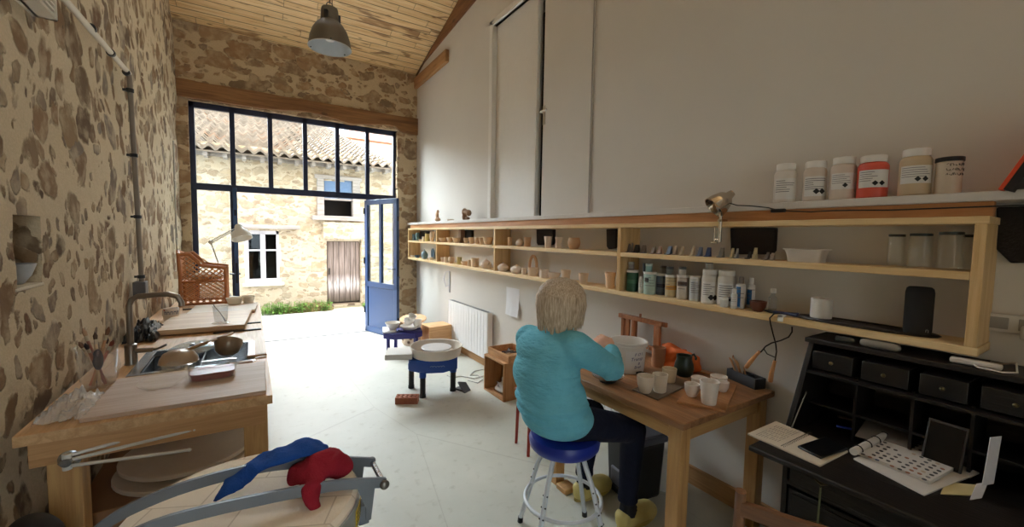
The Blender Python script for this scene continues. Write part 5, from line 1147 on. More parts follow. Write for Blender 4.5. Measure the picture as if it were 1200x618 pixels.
# ---------------------------------------------------------------- chair in the foreground
CHW = wood((118,80,52), (80,50,32), 2, 1.4, .45, .3); CHWX = wood((118,80,52), (80,50,32), 0, 1.4, .45, .3)
a, c = P(868, 574, z=.83), P(984, 606, z=.83)
dv = (c-a); dv.z = 0; ang = math.atan2(dv.y, dv.x); cw = .42
ch = thing('wooden_chair', 'brown wooden chair in front of the desk, only its back showing', 'chair', (a.x, a.y, 0), ang)
for x in (0, cw):
    B().tube([(x,-.04,.0),(x,.0,.44),(x,-.01,.65),(x,-.045,.85)], [.017,.019,.018,.015], 10).build('leg', CHW, ch)
    B().tube([(x,.36,.0),(x,.36,.43)], [.015,.019], 10).build('leg', CHW, ch)
def rail(z0, z1): return B().sheet(lambda u, v: (cw*u, -.02-.012*math.sin(PI*u)-.03*((z0+(z1-z0)*v)-.65)/.2, z0+(z1-z0)*v), 12, 2, .018).build('back_rail', CHWX, ch, bevel=.003)
rail(.772,.82); rail(.58,.63)
B().box(-.01, cw+.01, -.02, .39, .43, .452).build('seat', CHWX, ch, bevel=.008)
for y in (.0, .36): B().tube([(0,y,.2),(cw,y,.2)], .01, 8).build('stretcher', CHWX, ch)
# ---------------------------------------------------------------- sink bench
BZ = .85
BX0, BX1, BY0, BY1 = -.735, .072, 2.16, 5.1
BCH = wood((216,178,132), (182,138,90), 1, 1.2, .5, .25); BCHX = wood((204,158,108), (168,122,74), 0, 1.2, .5, .3)
sb = thing('sink_bench', 'long wooden bench with inset steel sink and tap along the stone wall', 'bench', (BX0, BY0, 0))
W, L = BX1-BX0, BY1-BY0
SX0, SX1, SY0, SY1 = -.53-BX0, -.01-BX0, 2.8-BY0, 3.3-BY0
b = B().box(0, W, 0, SY0, BZ-.04, BZ).box(0, W, SY1, L, BZ-.04, BZ).box(0, SX0, SY0, SY1, BZ-.04, BZ).box(SX1, W, SY0, SY1, BZ-.04, BZ)
b.build('worktop', BCH, sb)
B().box(.03, W-.03, .02, .05, BZ-.135, BZ-.04).build('apron', BCHX, sb); B().box(W-.055, W-.03, .05, L-.05, BZ-.135, BZ-.04).build('apron', BCH, sb); B().box(.03, W-.03, L-.05, L-.02, BZ-.135, BZ-.04).build('apron', BCHX, sb)
for x, y in ((.07,.03),(W-.115,.03),(.07,L-.13),(W-.115,L-.13),(W-.115,L*.5)): B().box(x, x+.095, y, y+.095, 0, BZ-.04).build('leg', PLEG, sb, bevel=.004)
STL = plain((176,178,180), .25, .9, var=.04)
b = B().box(SX0-.02, SX1+.02, SY0-.02, SY0+.015, BZ-.002, BZ+.004).box(SX0-.02, SX1+.02, SY1-.015, SY1+.02, BZ-.002, BZ+.004).box(SX0-.02, SX0+.03, SY0+.015, SY1-.015, BZ-.002, BZ+.004).box(SX1-.015, SX1+.02, SY0+.015, SY1-.015, BZ-.002, BZ+.004)
b.box(SX0, SX1, SY0, SY0+.004, BZ-.2, BZ).box(SX0, SX1, SY1-.004, SY1, BZ-.2, BZ).box(SX0, SX0+.004, SY0, SY1, BZ-.2, BZ).box(SX1-.004, SX1, SY0, SY1, BZ-.2, BZ).box(SX0, SX1, SY0, SY1, BZ-.204, BZ-.2)
b.build('sink', STL, sb)
NIK = plain((142,132,120), .3, .85, var=.04)
tx, ty = -.575-BX0, 3.05-BY0
tp = B().lathe([(0,0),(.032,0),(.03,.006),(.028,.012),(.028,.11),(.02,.115),(0,.115)], 24, T(tx, ty, BZ)).tube([(tx,ty,BZ+.1),(tx,ty,BZ+.33),(tx+.012,ty,BZ+.362),(tx+.04,ty-.004,BZ+.38),(tx+.17,ty-.02,BZ+.386),(tx+.215,ty-.026,BZ+.37),(tx+.232,ty-.03,BZ+.335),(tx+.232,ty-.03,BZ+.315)], .015, 14).build('tap', NIK, sb)
B().tube([(tx+.02,ty-.01,BZ+.075),(tx+.1,ty-.03,BZ+.075)], [.014,.013], 12).tube([(tx+.1,ty-.03,BZ+.075),(tx+.12,ty-.033,BZ+.08),(tx+.16,ty-.04,BZ+.1)], .006, 8).build('lever', NIK, tp)
# towel rail with swinging arms on the bench leg
o = thing('towel_rail', 'white swing-arm towel rail screwed to the near bench leg', 'towel rail', (-.6, 2.187, .725))
Ry = Matrix.Rotation(PI/2, 4, 'X')
B().lathe([(0,0),(.035,0),(.035,.006),(.02,.012),(.016,.045),(0,.045)], 26, Ry).build('wall_plate', STL, o); B().tube([(0,-.03,-.03),(0,-.03,.03)], .014, 12).build('pivot', plain((214,212,206), .4), o)
WR = plain((212,208,200), .4)
for z, e_ in ((-.018,(.37,-.1,-.022)), (.004,(.38,.0,.02)), (.022,(.42,.055,.04))):
    a = B().tube([(.0,-.03,z), e_], .0065, 10).build('arm', WR, o); B().ell(e_, .0085, 12, 8).build('end_knob', WR, a)
# under the bench
o = thing('cardboard_box', 'brown cardboard box under the bench carrying the round bats', 'box', (-.33, 2.85, 0)); CB = plain((150,112,80), .85, var=.06)
B().box(-.33,.3,-.5,.45,0,.4).build('box_body', CB, o, bevel=.004); B().box(-.33,.3,-.02,.02,.4,.402).build('tape', plain((172,136,96), .5), o)
BAT = plain((214,196,172), .75, var=.05)
for i, (dx, dy, r, lb) in enumerate(((-.02,-.03,.27,'lower of two round pottery bats stacked under the bench'),(0,0,.275,'upper of two round pottery bats stacked under the bench'))):
    o = B().lathe([(0,0),(r-.004,0),(r,.004),(r,.018),(r-.004,.022),(0,.022)], 44).build('pottery_bat', BAT); o.location = (-.29+dx, 2.65+dy, .403+.05*i+ (.0 if i == 0 else 0)); tag(o, lb, 'bat', 'round bats under the bench')
for x, y in ((-.4,2.6),(-.2,2.6),(-.3,2.8)): 
    o = B().box(-.02,.02,-.02,.02,0,.0275).build('bat_spacer', CB); o.location = (x, y, .4254); tag(o, 'small spacer block between the two round bats', 'block', 'spacers between the bats')
# board, tub, lid, jug, bag, wire
def onb(px, py, z=BZ): return P(px, py, z=z)
PLY = wood((196,172,150), (172,146,122), 0, 1.0, .6, .05)
o = B().box(-.31,.31,-.255,.255,0,.018).build('plywood_board', PLY, bevel=.002); o.location = (-.258, 2.445, BZ+.0005); o.rotation_euler.z = math.radians(-1); tag(o, 'flat plywood board on the near end of the sink bench', 'board')
PZ = BZ+.019
p = (onb(224,440,PZ)+onb(276,440,PZ))/2
o = thing('plastic_tub', 'clear plastic tub half full of red-brown slip on the plywood board', 'tub', (p.x, p.y-.02, PZ), math.radians(3))
def rbox(w, d, n=40, e=.35):
    r = []
    for i in range(n):
        a = 2*PI*i/n; c, s_ = math.cos(a), math.sin(a); r.append((w*math.copysign(abs(c)**e, c), d*math.copysign(abs(s_)**e, s_)))
    return r
def loft(b, lv):
    n = len(lv[0][0]); vs = []; fs = []
    for ring, z in lv: vs += [(x, y, z) for x, y in ring]
    for q in range(len(lv)-1):
        for i in range(n): fs.append((q*n+i, q*n+(i+1)%n, (q+1)*n+(i+1)%n, (q+1)*n+i))
    fs += [tuple(range(n))[::-1], tuple(range((len(lv)-1)*n, len(lv)*n))]
    return b.add(vs, fs)
CLR = glass((252,252,252), .05, .05)
def ribb(w, d, k): return [(x*(1+(.02 if i % 2 else 0)*k), y*(1+(.02 if i % 2 else 0)*k)) for i, (x, y) in enumerate(rbox(w, d, 64))]
loft(B(), [(ribb(.088,.062,0),0),(ribb(.092,.066,1),.01),(ribb(.098,.072,1),.062),(ribb(.108,.082,0),.063),(ribb(.11,.084,0),.066),(ribb(.098,.072,0),.066),(ribb(.09,.064,0),.004)]).build('tub_body', CLR, o)
loft(B(), [(rbox(.086,.06),.004),(rbox(.092,.066),.034),(rbox(.09,.064),.036)]).build('slip', plain((134,58,48), .35), o)
a, c = onb(160,464,PZ), onb(228,436,PZ)
o = thing('tub_lid', 'clear plastic lid leaning against the tub of red slip', 'lid', (a.lerp(c,.5).x, a.lerp(c,.5).y, PZ+.028), math.atan2(c.y-a.y, c.x-a.x)); Mt = Matrix.Rotation(math.radians(-14), 4, 'Y') @ Matrix.Rotation(math.radians(16), 4, 'X')
loft(B(), [([(x, y) for x, y in rbox(.112,.07)],0),(rbox(.112,.07),.008),(rbox(.106,.064),.008),(rbox(.104,.062),.003)]); b = loft(B(), [(rbox(.112,.07),0),(rbox(.112,.07),.008),(rbox(.106,.064),.008),(rbox(.104,.062),.002)])
b.v = [tuple(Mt @ V(v)) for v in b.v]; b.build('lid_body', glass((252,252,252), .05, .06), o)
p = (onb(112,458)+onb(112,455))/2
o = thing('measuring_jug', 'clear plastic jug full of brushes beside the sink', 'jug', (-.625, 2.68, BZ))
B().lathe([(0,0),(.056,0),(.06,.006),(.074,.19),(.08,.2),(.077,.2),(.071,.19),(.057,.01),(0,.006)], 32).build('jug_body', CLR, o)
B().tube([(.05,-.055,.175),(.085,-.09,.17),(.095,-.1,.12),(.08,-.085,.06),(.045,-.05,.05)], .007, 8).build('handle', CLR, o)
rr = random.Random(31)
for i, (c_, tip, kind) in enumerate((((196,120,96),(120,60,44),0),((190,150,110),(60,44,40),0),((206,176,140),(80,60,50),1),((150,96,80),(176,140,110),0),((216,190,160),(110,80,60),1),((176,110,80),(50,40,40),0),((70,48,60),(40,30,40),2),((190,140,100),(120,84,60),0))):
    a = 2*PI*i/8+.3; r0, r1 = .03, .05; p0 = V((math.cos(a+PI)*r0, math.sin(a+PI)*r0, .012)); p1 = V((math.cos(a)*r1, math.sin(a)*r1, .215+rr.uniform(-.02,.07)))
    t = thing('paint_brush', 'paint brush standing in the clear jug beside the sink', 'brush', o.location, 0, 'brushes in the clear jug')
    B().tube([p0, p0.lerp(p1,.5), p0.lerp(p1,.85)], [.006,.008,.006], 9).build('handle', plain(c_, .5, var=.1), t)
    if kind == 2: B().ell(p0.lerp(p1,.6), (.02,.016,.05), 14, 10).build('sponge', plain(tip, .8), t)
    else: B().tube([p0.lerp(p1,.85), p0.lerp(p1,.95)], .007, 9).build('ferrule', plain((190,176,150), .3, .8), t); B().tube([p0.lerp(p1,.95), p0.lerp(p1,1.03), p1+ (p1-p0)*.1], [.007,.009,.002], 9).build('bristles', plain(tip, .9), t)
def crumple(name, loc, sx_, sy_, h, m, label, cat, seed, t=.0012):
    def fn(u, v):
        x, y = (u-.5)*2, (v-.5)*2; r = max(abs(x), abs(y)); z = h*(1-r**2)*(.75+.5*noise.noise(V((x*2.2, y*2.2, seed)))) + .5*h*abs(noise.noise(V((x*5, y*5, seed+3)))) + .003
        return (x*sx_*(1+.2*noise.noise(V((y*2, seed, 0)))), y*sy_*(1+.2*noise.noise(V((x*2, 0, seed)))), max(.003, z))
    o = B().sheet(fn, 26, 26, t).build(name, m, ang=25); o.location = loc; return tag(o, label, cat)
crumple('plastic_bag', (-.635, 2.36, BZ+.001), .075, .13, .07, glass((252,252,252), .08, .28), 'crumpled clear plastic bag on the bench beside the stone wall', 'bag', 4)
p = onb(122,491); b = B(); pts = [(p.x-.04+.1*t+.012*math.sin(t*20), p.y+.02+.02*math.sin(t*9+1), BZ+.004) for t in [i/40 for i in range(41)]]
o = b.tube(pts, .003, 7).build('twine', plain((196,146,92), .9)); tag(o, 'piece of tan twine at the near left corner of the bench', 'twine')
# washing up in the sink
GRM = plain((40,38,38), .4, .3)
o = thing('dish_rack', 'black wire dish rack sitting in the sink', 'dish rack', (-.31, 3.0, BZ-.199))
b = B()
for x in (-.19,.06): b.tube([(x,-.17,.19),(x,.2,.19)], .004, 6)
for y in (-.17,.2): b.tube([(-.19,y,.19),(.06,y,.19)], .004, 6)
for i in range(9): x = -.19+.25*i/8; b.tube([(x,-.17,.19),(x,-.15,.03),(x,.18,.03),(x,.2,.19)], .002, 5)
for x in (-.19,.06):
    for y in (-.13,.16): b.tube([(x,y*1.1,.19),(x,y,0)], .003, 5)
b.build('rack_wires', GRM, o)
STP = plain((168,144,118), .35, .1, var=.2, sc=9)
p = onb(206,424,.87)
o = thing('mixing_bowl', 'upturned speckled brown metal bowl drying in the sink', 'bowl', (p.x+.01, p.y+.03, .855))
B().lathe([(.088,0),(.091,.004),(.087,.028),(.07,.056),(.04,.07),(0,.074),(0,.07),(.04,.066),(.066,.054),(.083,.028),(.085,.004)], 36).build('bowl_body', STP, o); B().tube([(math.cos(a)*.09, math.sin(a)*.09, .003) for a in [i*2*PI/36 for i in range(36)]], .004, 6, close=True).build('rim', STL, o)
p = onb(268,412,.88)
o = thing('sauce_pan', 'tilted brown pan drying at the right of the sink', 'pan', (p.x-.005, p.y+.05, .9)); Mt = T(0,0,0,0,math.radians(-30),math.radians(12))
B().lathe([(0,-.055),(.035,-.052),(.06,-.03),(.074,.015),(.072,.04),(.068,.04),(.068,.014),(.055,-.026),(0,-.048)], 34, Mt).build('pan_body', plain((140,120,98), .3, .5, var=.12), o)
B().lathe([(0,.012),(.066,.012),(.066,.015),(0,.015)], 30, Mt).build('dark_disc', plain((40,32,30), .6), o)  # flat dark disc across the inside of the pan
o = thing('glass_plate', 'pale glass lid lying behind the upturned bowl in the sink', 'lid', (-.32, 3.22, .865)); Mt = T(0,0,0,0,math.radians(8),math.radians(-4))
B().lathe([(0,.012),(.09,.01),(.12,.0),(.124,.002),(.12,.006),(.09,.016),(0,.018)], 36, Mt).build('glass_disc', glass((226,236,240), .04, .25), o); B().lathe([(0,.016),(.012,.016),(.014,.03),(0,.034)], 16, Mt).build('knob', STL, o)
a, c = onb(202,417,.905), onb(273,393,.975)
o = thing('wooden_spatula', 'long wooden spatula resting across the pots in the sink', 'spatula', a)
d_ = c-a; d_.y += .08; B().tube([d_*0, d_*.55], [.008,.01], 10).build('handle', plain((150,112,72), .6), o); B().tube([d_*.52, d_*.62, d_*.9, d_], [.01,.022,.026,.02], 12, flat=.18).build('blade', plain((164,126,84), .6), o)
o = B().box(-.05,.05,-.014,.014,0,.012).build('wood_strip', plain((160,118,78), .6), bevel=.002); p = onb(301,419); o.location = (p.x, p.y, BZ+.006); o.rotation_euler.z = .1; tag(o, 'short wooden strip at the right end of the sink', 'strip')
o = B().box(-.06,.05,-.02,.02,0,.014).build('wood_strip', plain((140,100,70), .6), bevel=.002); p = onb(286,435); o.location = (p.x-.01, 2.755, BZ+.0005); o.rotation_euler.z = .08; tag(o, 'short wooden strip between sink and plastic tub', 'strip')
# far end of the bench
crumple('black_bag', (-.635, 3.78, BZ+.001), .085, .2, .125, plain((20,20,24), .35, var=.2), 'crumpled black plastic bag against the stone wall behind the tap', 'bag', 11)
o = B().box(-.28,.27,-.33,.36,0,.036).build('wooden_slab', wood((214,186,150), (176,136,92), 0, 1, .55, .2), bevel=.003); o.location = (-.295, 4.05, BZ+.01); o.rotation_euler.z = math.radians(-4); tag(o, 'thick pale wooden slab on the bench behind the sink', 'board')
DKW = plain((70,58,50), .6)
for (px, py, lb) in ((299,387,'dark flat stick under the near edge of the thick wooden slab'),(299,379,'dark flat stick poking out at the far end of the thick wooden slab')):
    p = onb(px, py); o = B().box(-.25,.05,-.012,.012,0,.009).build('flat_stick', DKW, bevel=.002); o.location = (p.x-.01, p.y, BZ+.0005); tag(o, lb, 'stick')
o = B().box(-.24,.27,-.23,.23,0,.02).build('plaster_board', plain((224,214,202), .8), bevel=.003); o.location = (-.23, 4.72, BZ+.012); o.rotation_euler.z = math.radians(-3); tag(o, 'whitish flat board at the far end of the bench', 'board')
for y, lb in ((4.5, 'thin batten under the near edge of the whitish board'), (4.92, 'thin batten under the far edge of the whitish board')):
    o = B().box(-.3,.27,-.012,.012,0,.011).build('batten', DKW); o.location = (-.25, y, BZ+.0005); tag(o, lb, 'batten')
p = onb(201,376)
o = thing('mug', 'white mug with blue lettering on the bench beside the black bag', 'mug', (p.x, p.y, BZ))
vessel(B(), [(.9,0),(1,.05),(1,.5),(1,1)], .105, .105, .005, 32).build('mug_body', PORC, o)
at = math.atan2(-p.y, -p.x); b = B()
for i, (w_, h_) in enumerate(((.3,.16),(.34,.2),(.3,.2),(.36,.2),(.3,.18))):
    a0 = at-.95+.42*i; R0 = .0535
    for (s0, s1, z0, z1) in ((0,.07,.058,.082),(.24,.31,.058,.082),(0,.31,.078,.084)): b.sheet(lambda u, v: (math.cos(a0+s0+(s1-s0)*u)*R0, math.sin(a0+s0+(s1-s0)*u)*R0, z0+(z1-z0)*v), 4, 1, .0008)
b.build('lettering', plain((60,76,110), .5), o)
b = B(); b.sheet(lambda u, v: (math.cos(at-1.05+.2*u)*.0535, math.sin(at-1.05+.2*u)*.0535, .088+.014*v), 3, 1, .0008); b.build('red_mark', plain((170,60,50), .5), o)
B().tube([(-.035,.03,.085),(-.06,.055,.08),(-.062,.057,.04),(-.038,.033,.025)], .006, 8).build('handle', PORC, o)
o = B().tube([(0,0,0),(.05,.14,.004),(.12,.3,.012)], [.004,.006,.004], 7).build('thin_tool', plain((110,98,88), .5)); o.location = (-.6, 4.32, BZ+.005); tag(o, 'thin brown tool lying left of the white mug', 'tool')
p = onb(259,379,BZ+.046)
o = thing('glass_beaker', 'clear glass beaker with a spatula on the thick wooden slab', 'beaker', (p.x, p.y, BZ+.0465))
B().lathe([(0,0),(.055,0),(.06,.004),(.05,.008),(.041,.012),(.05,.125),(.053,.13),(.05,.13),(.038,.014),(0,.012)], 32).build('beaker_body', glass((250,252,253), .04, .1), o)
t = B().tube([(.028,.0,.016),(-.0,.0,.075),(-.045,.01,.145)], [.01,.006,.006], 9, flat=.5).build('palette_spatula', plain((120,116,116), .35, .5)); t.location = o.location; tag(t, 'grey spatula standing in the clear glass beaker', 'spatula')
for px, py, w_, lb in ((275,360,20,'pale bowl left of two at the far end of the bench'),(291,358,17,'pale bowl right of two at the far end of the bench')):
    p = P(px, py, z=BZ); k = mpp(p); o = vessel(B(), PR['bowl'], w_*k*.85, 11*k, .005).build('clay_bowl', CREAM); o.location = (p.x, min(p.y, 5.03), BZ); tag(o, lb, 'bowl', 'bowls at the far end of the bench')
# ---------------------------------------------------------------- wicker chair and lamp on a low cabinet
cb = thing('low_cabinet', 'plain low cabinet behind the bench carrying the wicker chair', 'cabinet', (-.36, 5.6, 0))
B().box(-.36,.34,-.45,.5,.06,.8).build('carcass', BCH, cb, bevel=.004); B().box(-.34,.32,-.43,.46,0,.06).build('plinth', DKW, cb)
for x0, x1 in ((-.35,-.012),(-.008,.33)): d_ = B().box(x0, x1, -.47, -.45, .08, .78).build('door', BCHX, cb, bevel=.003); B().ell((x1-.04 if x0 < -.1 else x0+.04, -.485, .45), .014, 12, 8).build('knob', STL, d_)
CAN = plain((176,112,62), .5, var=.12); CANL = plain((196,136,84), .55, var=.12)
wc = thing('wicker_armchair', 'small brown wicker armchair standing by the window behind the bench', 'armchair', (-.42, 5.52, .8))
hw, hl = .17, .19          # half depth (y) and half length (x)
for sy_ in (-1, 1):
    y = hw*sy_
    B().tube([(-hl-.005,y,0),(-hl,y,.3),(-hl-.01,y,.56)], .017, 10).build('leg', CAN, wc); B().tube([(hl,y,0),(hl,y,.4)], .017, 10).build('leg', CAN, wc)
    B().tube([(-hl-.01,y,.55),(-hl+.08,y,.56),(-hl+.13,y,.5),(-hl+.17,y,.44),(hl-.03,y,.415),(hl+.015,y,.405)], .018, 10).build('armrest', CAN, wc)
    for z in (.272, .04): B().tube([(-hl,y,z),(hl,y,z)], .013, 8).build('side_rail', CAN, wc)
    b = B()
    def clip(p0, p1, top):
        pts = []
        for i in range(13):
            q = V(p0).lerp(V(p1), i/12); lim = top(q.x)
            if -hl <= q.x <= hl and q.z <= lim: pts.append(q)
        if len(pts) > 1: b.tube(pts, .006, 6)
    def topf(x): return .545 if x < -.09 else max(.41, .545-(x+.09)*1.4)
    for k in range(-6, 9):
        for sg in (1, -1): clip((k*.055-sg*.14, y+.004*sg, .04), (k*.055+sg*.14, y+.004*sg, .26), lambda x: .26); clip((k*.055-sg*.16, y+.004*sg, .29), (k*.055+sg*.16, y+.004*sg, .55), topf)
    b.build('lattice', CANL, wc)
b = B().tube([(-hl-.01,-hw,.555),(-hl-.03,0,.58),(-hl-.01,hw,.555)], .018, 10); b.build('top_rail', CAN, wc)
b = B()
for k in range(-6, 7):
    for sg in (1, -1):
        pts = [V((-hl, k*.05+sg*(t-.5)*.24, .29+t*.26)) for t in [i/10 for i in range(11)] if abs(k*.05+sg*(t-.5)*.24) <= hw]
        if len(pts) > 1: b.tube(pts, .006, 6)
b.build('back_lattice', CANL, wc)
B().box(-hl, hl, -hw, hw, .26, .285).build('seat', CANL, wc, bevel=.01)
o = thing('seat_cushion', 'pale cushion on the seat of the wicker armchair', 'cushion', (-.41, 5.52, 1.087)); B().ell((0,0,.036), (.15,.14,.036), 26, 14).build('cover', plain((206,190,176), .85, var=.12), o)
# white desk lamp
LW = plain((196,196,190), .35, .1)
ld = thing('desk_lamp', 'white jointed desk lamp standing behind the wicker armchair', 'lamp', (-.21, 5.93, .8))
B().lathe([(0,0),(.09,0),(.09,.015),(.03,.028),(0,.028)], 30).build('base', LW, ld)
e1 = P(247,284,y=5.93)-ld.location; e2 = P(277,268,y=5.93)-ld.location
b = B()
for dy in (-.012,.012): b.tube([(0,dy,.02), e1+V((0,dy,0))], .006, 8)
b.build('lower_arm', LW, ld); b = B()
for dz in (-.012,.012): b.tube([e1+V((0,0,dz)), e2+V((0,0,dz))], .006, 8)
b.build('upper_arm', LW, ld); b = B(); b.ell(e1, .024, 14, 10).ell(e2, .02, 14, 10); 
B().ell(e1, .024, 14, 10).build('joint', LW, ld); B().ell(e2, .022, 14, 10).build('joint', LW, ld)
d_ = V((.22,-.35,-.9)); Rm = Matrix.Translation(e2+V((.03,-.01,-.01))) @ V((0,0,1)).rotation_difference(d_).to_matrix().to_4x4()
hd_ = B().lathe([(0,-.06),(.03,-.06),(.04,-.045),(.045,-.02),(.05,.0),(.085,.03),(.105,.09),(.108,.12),(.104,.12),(.1,.09),(.08,.034),(.04,.004),(0,0)], 34, Rm).build('lamp_shade', plain((222,220,212), .4), ld)
B().ell((0,0,.05), (.032,.032,.04), 16, 12, Rm).build('bulb', plain((240,238,230), .2), hd_)
# ---------------------------------------------------------------- left wall fittings
CGR = plain((132,122,110), .5, var=.08); CWH = plain((214,206,192), .5, var=.05)
xw = XL+.04
a, c, e_ = P(64,-14,x=xw), P(151,86,x=xw), P(166,330,x=xw)
o = thing('cable_conduit', 'white and grey cable conduit running along and down the stone wall', 'conduit', c)
B().tube([a-c, V((0,0,0))], .016, 12).build('white_pipe', CWH, o); o2 = B().tube([(0,0,0),(0,.012,-.03), (0,.02,-.1), e_-c], .016, 12).build('grey_pipe', CGR, o)
for px, py in ((107,33),(130,62),(148,85)): q = P(px, py, x=xw)-c; B().cyl(q-V((0,.012,0)), q+V((0,.012,0)), .022, n=14).build('clip', BLK, o)
for px, py in ((153,107),(158,183),(159,254),(164,325)): q = P(px, py, x=xw)-c; q.y = (e_-c).y*max(0, min(1, (q.z)/(e_-c).z)); B().cyl(q-V((0,0,.012)), q+V((0,0,.012)), .023, n=14).box(-.03+q.x-.01, q.x, q.y-.008, q.y+.008, q.z-.008, q.z+.008).build('clip', BLK, o)
q = e_-c; B().box(q.x-.045, q.x+.03, q.y-.055, q.y+.055, q.z-.13, q.z-.0).build('junction_box', plain((92,92,94), .5), o, bevel=.006)
a, c = P(203,165,x=XL+.01), P(208,318,x=XL+.01)
o = thing('thin_conduit', 'thin grey conduit on the stone wall beside the glazed screen', 'conduit', c); B().tube([a-c, (0,0,0)], .009, 10).build('pipe', plain((176,170,158), .5), o); B().box(-.035,.02,-.04,.04,-.09,0).build('switch_box', plain((214,208,198), .4), o, bevel=.004)
for t in (.25,.7): q = (a-c)*t; B().cyl(q-V((0,0,.008)), q+V((0,0,.008)), .013, n=12).build('clip', CWH, o)
a = P(42,0,x=XL+.05); c = P(62,24,x=XL+.05)
o = thing('wall_grille', 'white slatted grille box high on the stone wall at the left edge', 'grille', (XL, c.y, c.z))
B().box(-.02,.01,-.2,0,0,.22).build('back_plate', CWH, o); b = B()
for i in range(9): b.box(.01,.06,-.195,-.005,.012+i*.023,.02+i*.023)
b.build('slats', CWH, o); B().box(-.0,.065,-.01,.0,0,.22).box(.0,.065,-.2,-.19,0,.22).box(.0,.065,-.2,0,.0,.01).build('frame', CWH, o)
# niche
o = B().box(-.27,.0,-.135,.125,0,.014).build('sill_stone', plain((206,196,176), .85, bump=.003), bevel=.004); o.location = (XL-.01, 2.475, 1.352); tag(o, 'pale stone slab on the sill of the wall niche', 'slab')
p = V((-.835, 2.53, 1.3665))
o = thing('niche_bowl', 'blue-white bowl standing in the wall niche', 'bowl', p); vessel(B(), PR['bowl'], .15, .085, .006).build('bowl_body', plain((170,180,190), .4, var=.15), o); B().lathe([(.0565,.056),(.062,.066)], 30).build('glaze_band', plain((70,84,104), .4), o)
t = B().tube([(0,0,0),(-.03,.02,.03),(-.09,.06,.06)], [.006,.008,.005], 8).build('clay_lump', plain((96,80,70), .8)); t.location = p+V((0.0,.0,.04)); tag(t, 'dark stick lying across the bowl in the wall niche', 'stick')
# ---------------------------------------------------------------- pendant lamp
pl_ = thing('pendant_lamp', 'grey-brown industrial pendant lamp hanging from the plank ceiling', 'lamp', (.56, 3.6, 3.04))
TAU = plain((104,94,78), .55, 0, var=.03)
prof = [(.156,0),(.158,.004),(.154,.02),(.146,.07),(.126,.13),(.098,.175),(.07,.2),(.066,.205),(.066,.225),(.062,.285),(.058,.3),(.03,.31),(0,.312)]
B().lathe(prof + [], 44).build('lamp_shade', TAU, pl_)
B().lathe([(.1535,.004),(.15,.02),(.142,.068),(.122,.127),(.094,.171),(.06,.196),(0,.197)], 44).build('reflector', plain((214,220,226), .35), pl_)
B().tube([(math.cos(a)*.1565, math.sin(a)*.1565, .002) for a in [i*2*PI/44 for i in range(44)]], .003, 6, close=True).build('rim', plain((206,206,202), .4), pl_)
B().lathe([(0,.055),(.03,.06),(.048,.085),(.045,.11),(.022,.15),(.018,.19),(0,.19)], 24).build('bulb', plain((236,240,244), .25), pl_)
for a in (.6, 2.6, 4.6): B().box(-.014,.014,.05,.078,.2,.26,Matrix.Rotation(a, 4, 'Z')).build('clip', BLK, pl_, bevel=.004); B().cyl((math.cos(a)*.146,math.sin(a)*.146,.01),(math.cos(a)*.166,math.sin(a)*.166,.01),.005,n=8).build('screw', BLK, pl_)
B().tube([(math.cos(a)*.022, 0, .325+math.sin(a)*.022) for a in [i*2*PI/16 for i in range(16)]], .004, 6, close=True).build('hook', plain((110,104,96), .4, .6), pl_)
B().tube([(0,0,.34),(0,0,2.13)], .004, 8).tube([(.02,0,.31),(.012,0,.6),(.004,0,2.13)], .003, 6).build('cord', plain((60,54,48), .6), pl_)
# ---------------------------------------------------------------- potter's wheels
PWB = plain((24,72,156), .4, var=.03); PANW = plain((220,212,202), .45, var=.03)
def wheel(loc, rz, label, blue, pan):
    o = thing('pottery_wheel_machine', label, 'pottery wheel', loc, rz, None)
    oc = [(.26*math.cos(a), .2*math.sin(a)) for a in [PI/8+i*PI/4 for i in range(8)]]
    bd = B().prism(oc, .245, .372).build('wheel_body', blue, o, bevel=.006)
    v, f = text_geo('~ ~~~', .05)
    B().prism([(-.26,-.02),(-.22,-.15),(.0,-.19),(.1,-.12),(.1,.12),(.0,.19),(-.22,.15)], .362, .376).build('deck', blue, o)
    B().lathe([(0,.378),(.235,.378),(.243,.384),(.258,.47),(.264,.474),(.262,.48),(.252,.476),(.236,.39),(.04,.388),(0,.388)], 48, T(.03,0,0)).build('splash_pan', pan, o)
    B().lathe([(0,.388),(.03,.388),(.03,.445),(.15,.445),(.153,.449),(.153,.458),(.15,.461),(0,.461)], 44, T(.03,0,0)).build('wheel_head', plain((206,206,210), .35, .35), o)
    tb_ = B().box(-.46,-.2,-.17,.1,.385,.44).build('side_table', plain((206,202,196), .5), o, bevel=.008)
    b = B()
    for i in range(5): b.tube([(-.03+.028*i, -.1855-.0, .31+.004*math.sin(i*2)), (-.012+.028*i, -.1855, .318), (0.0+.028*i, -.1855, .306)], .0022, 5)
    b.build('maker_script', plain((150,170,206), .5), bd)
    for x, y in ((-.225,.12),(-.1,-.155),(.2,-.02)):
        lg = B().cyl((x,y,.0),(x,y,.25), .028, n=18).build('leg', BLK, o); B().cyl((x,y,.0),(x,y,.03), .032, .031, 18).build('foot', plain((30,30,32), .6), lg); B().cyl((x,y,.2),(x,y,.26), .034, n=18).build('bracket', blue, lg)
    return o
wheel((1.555, 3.93, 0), math.radians(-22), 'blue pottery wheel with white splash pan nearest the potter', PWB, PANW)
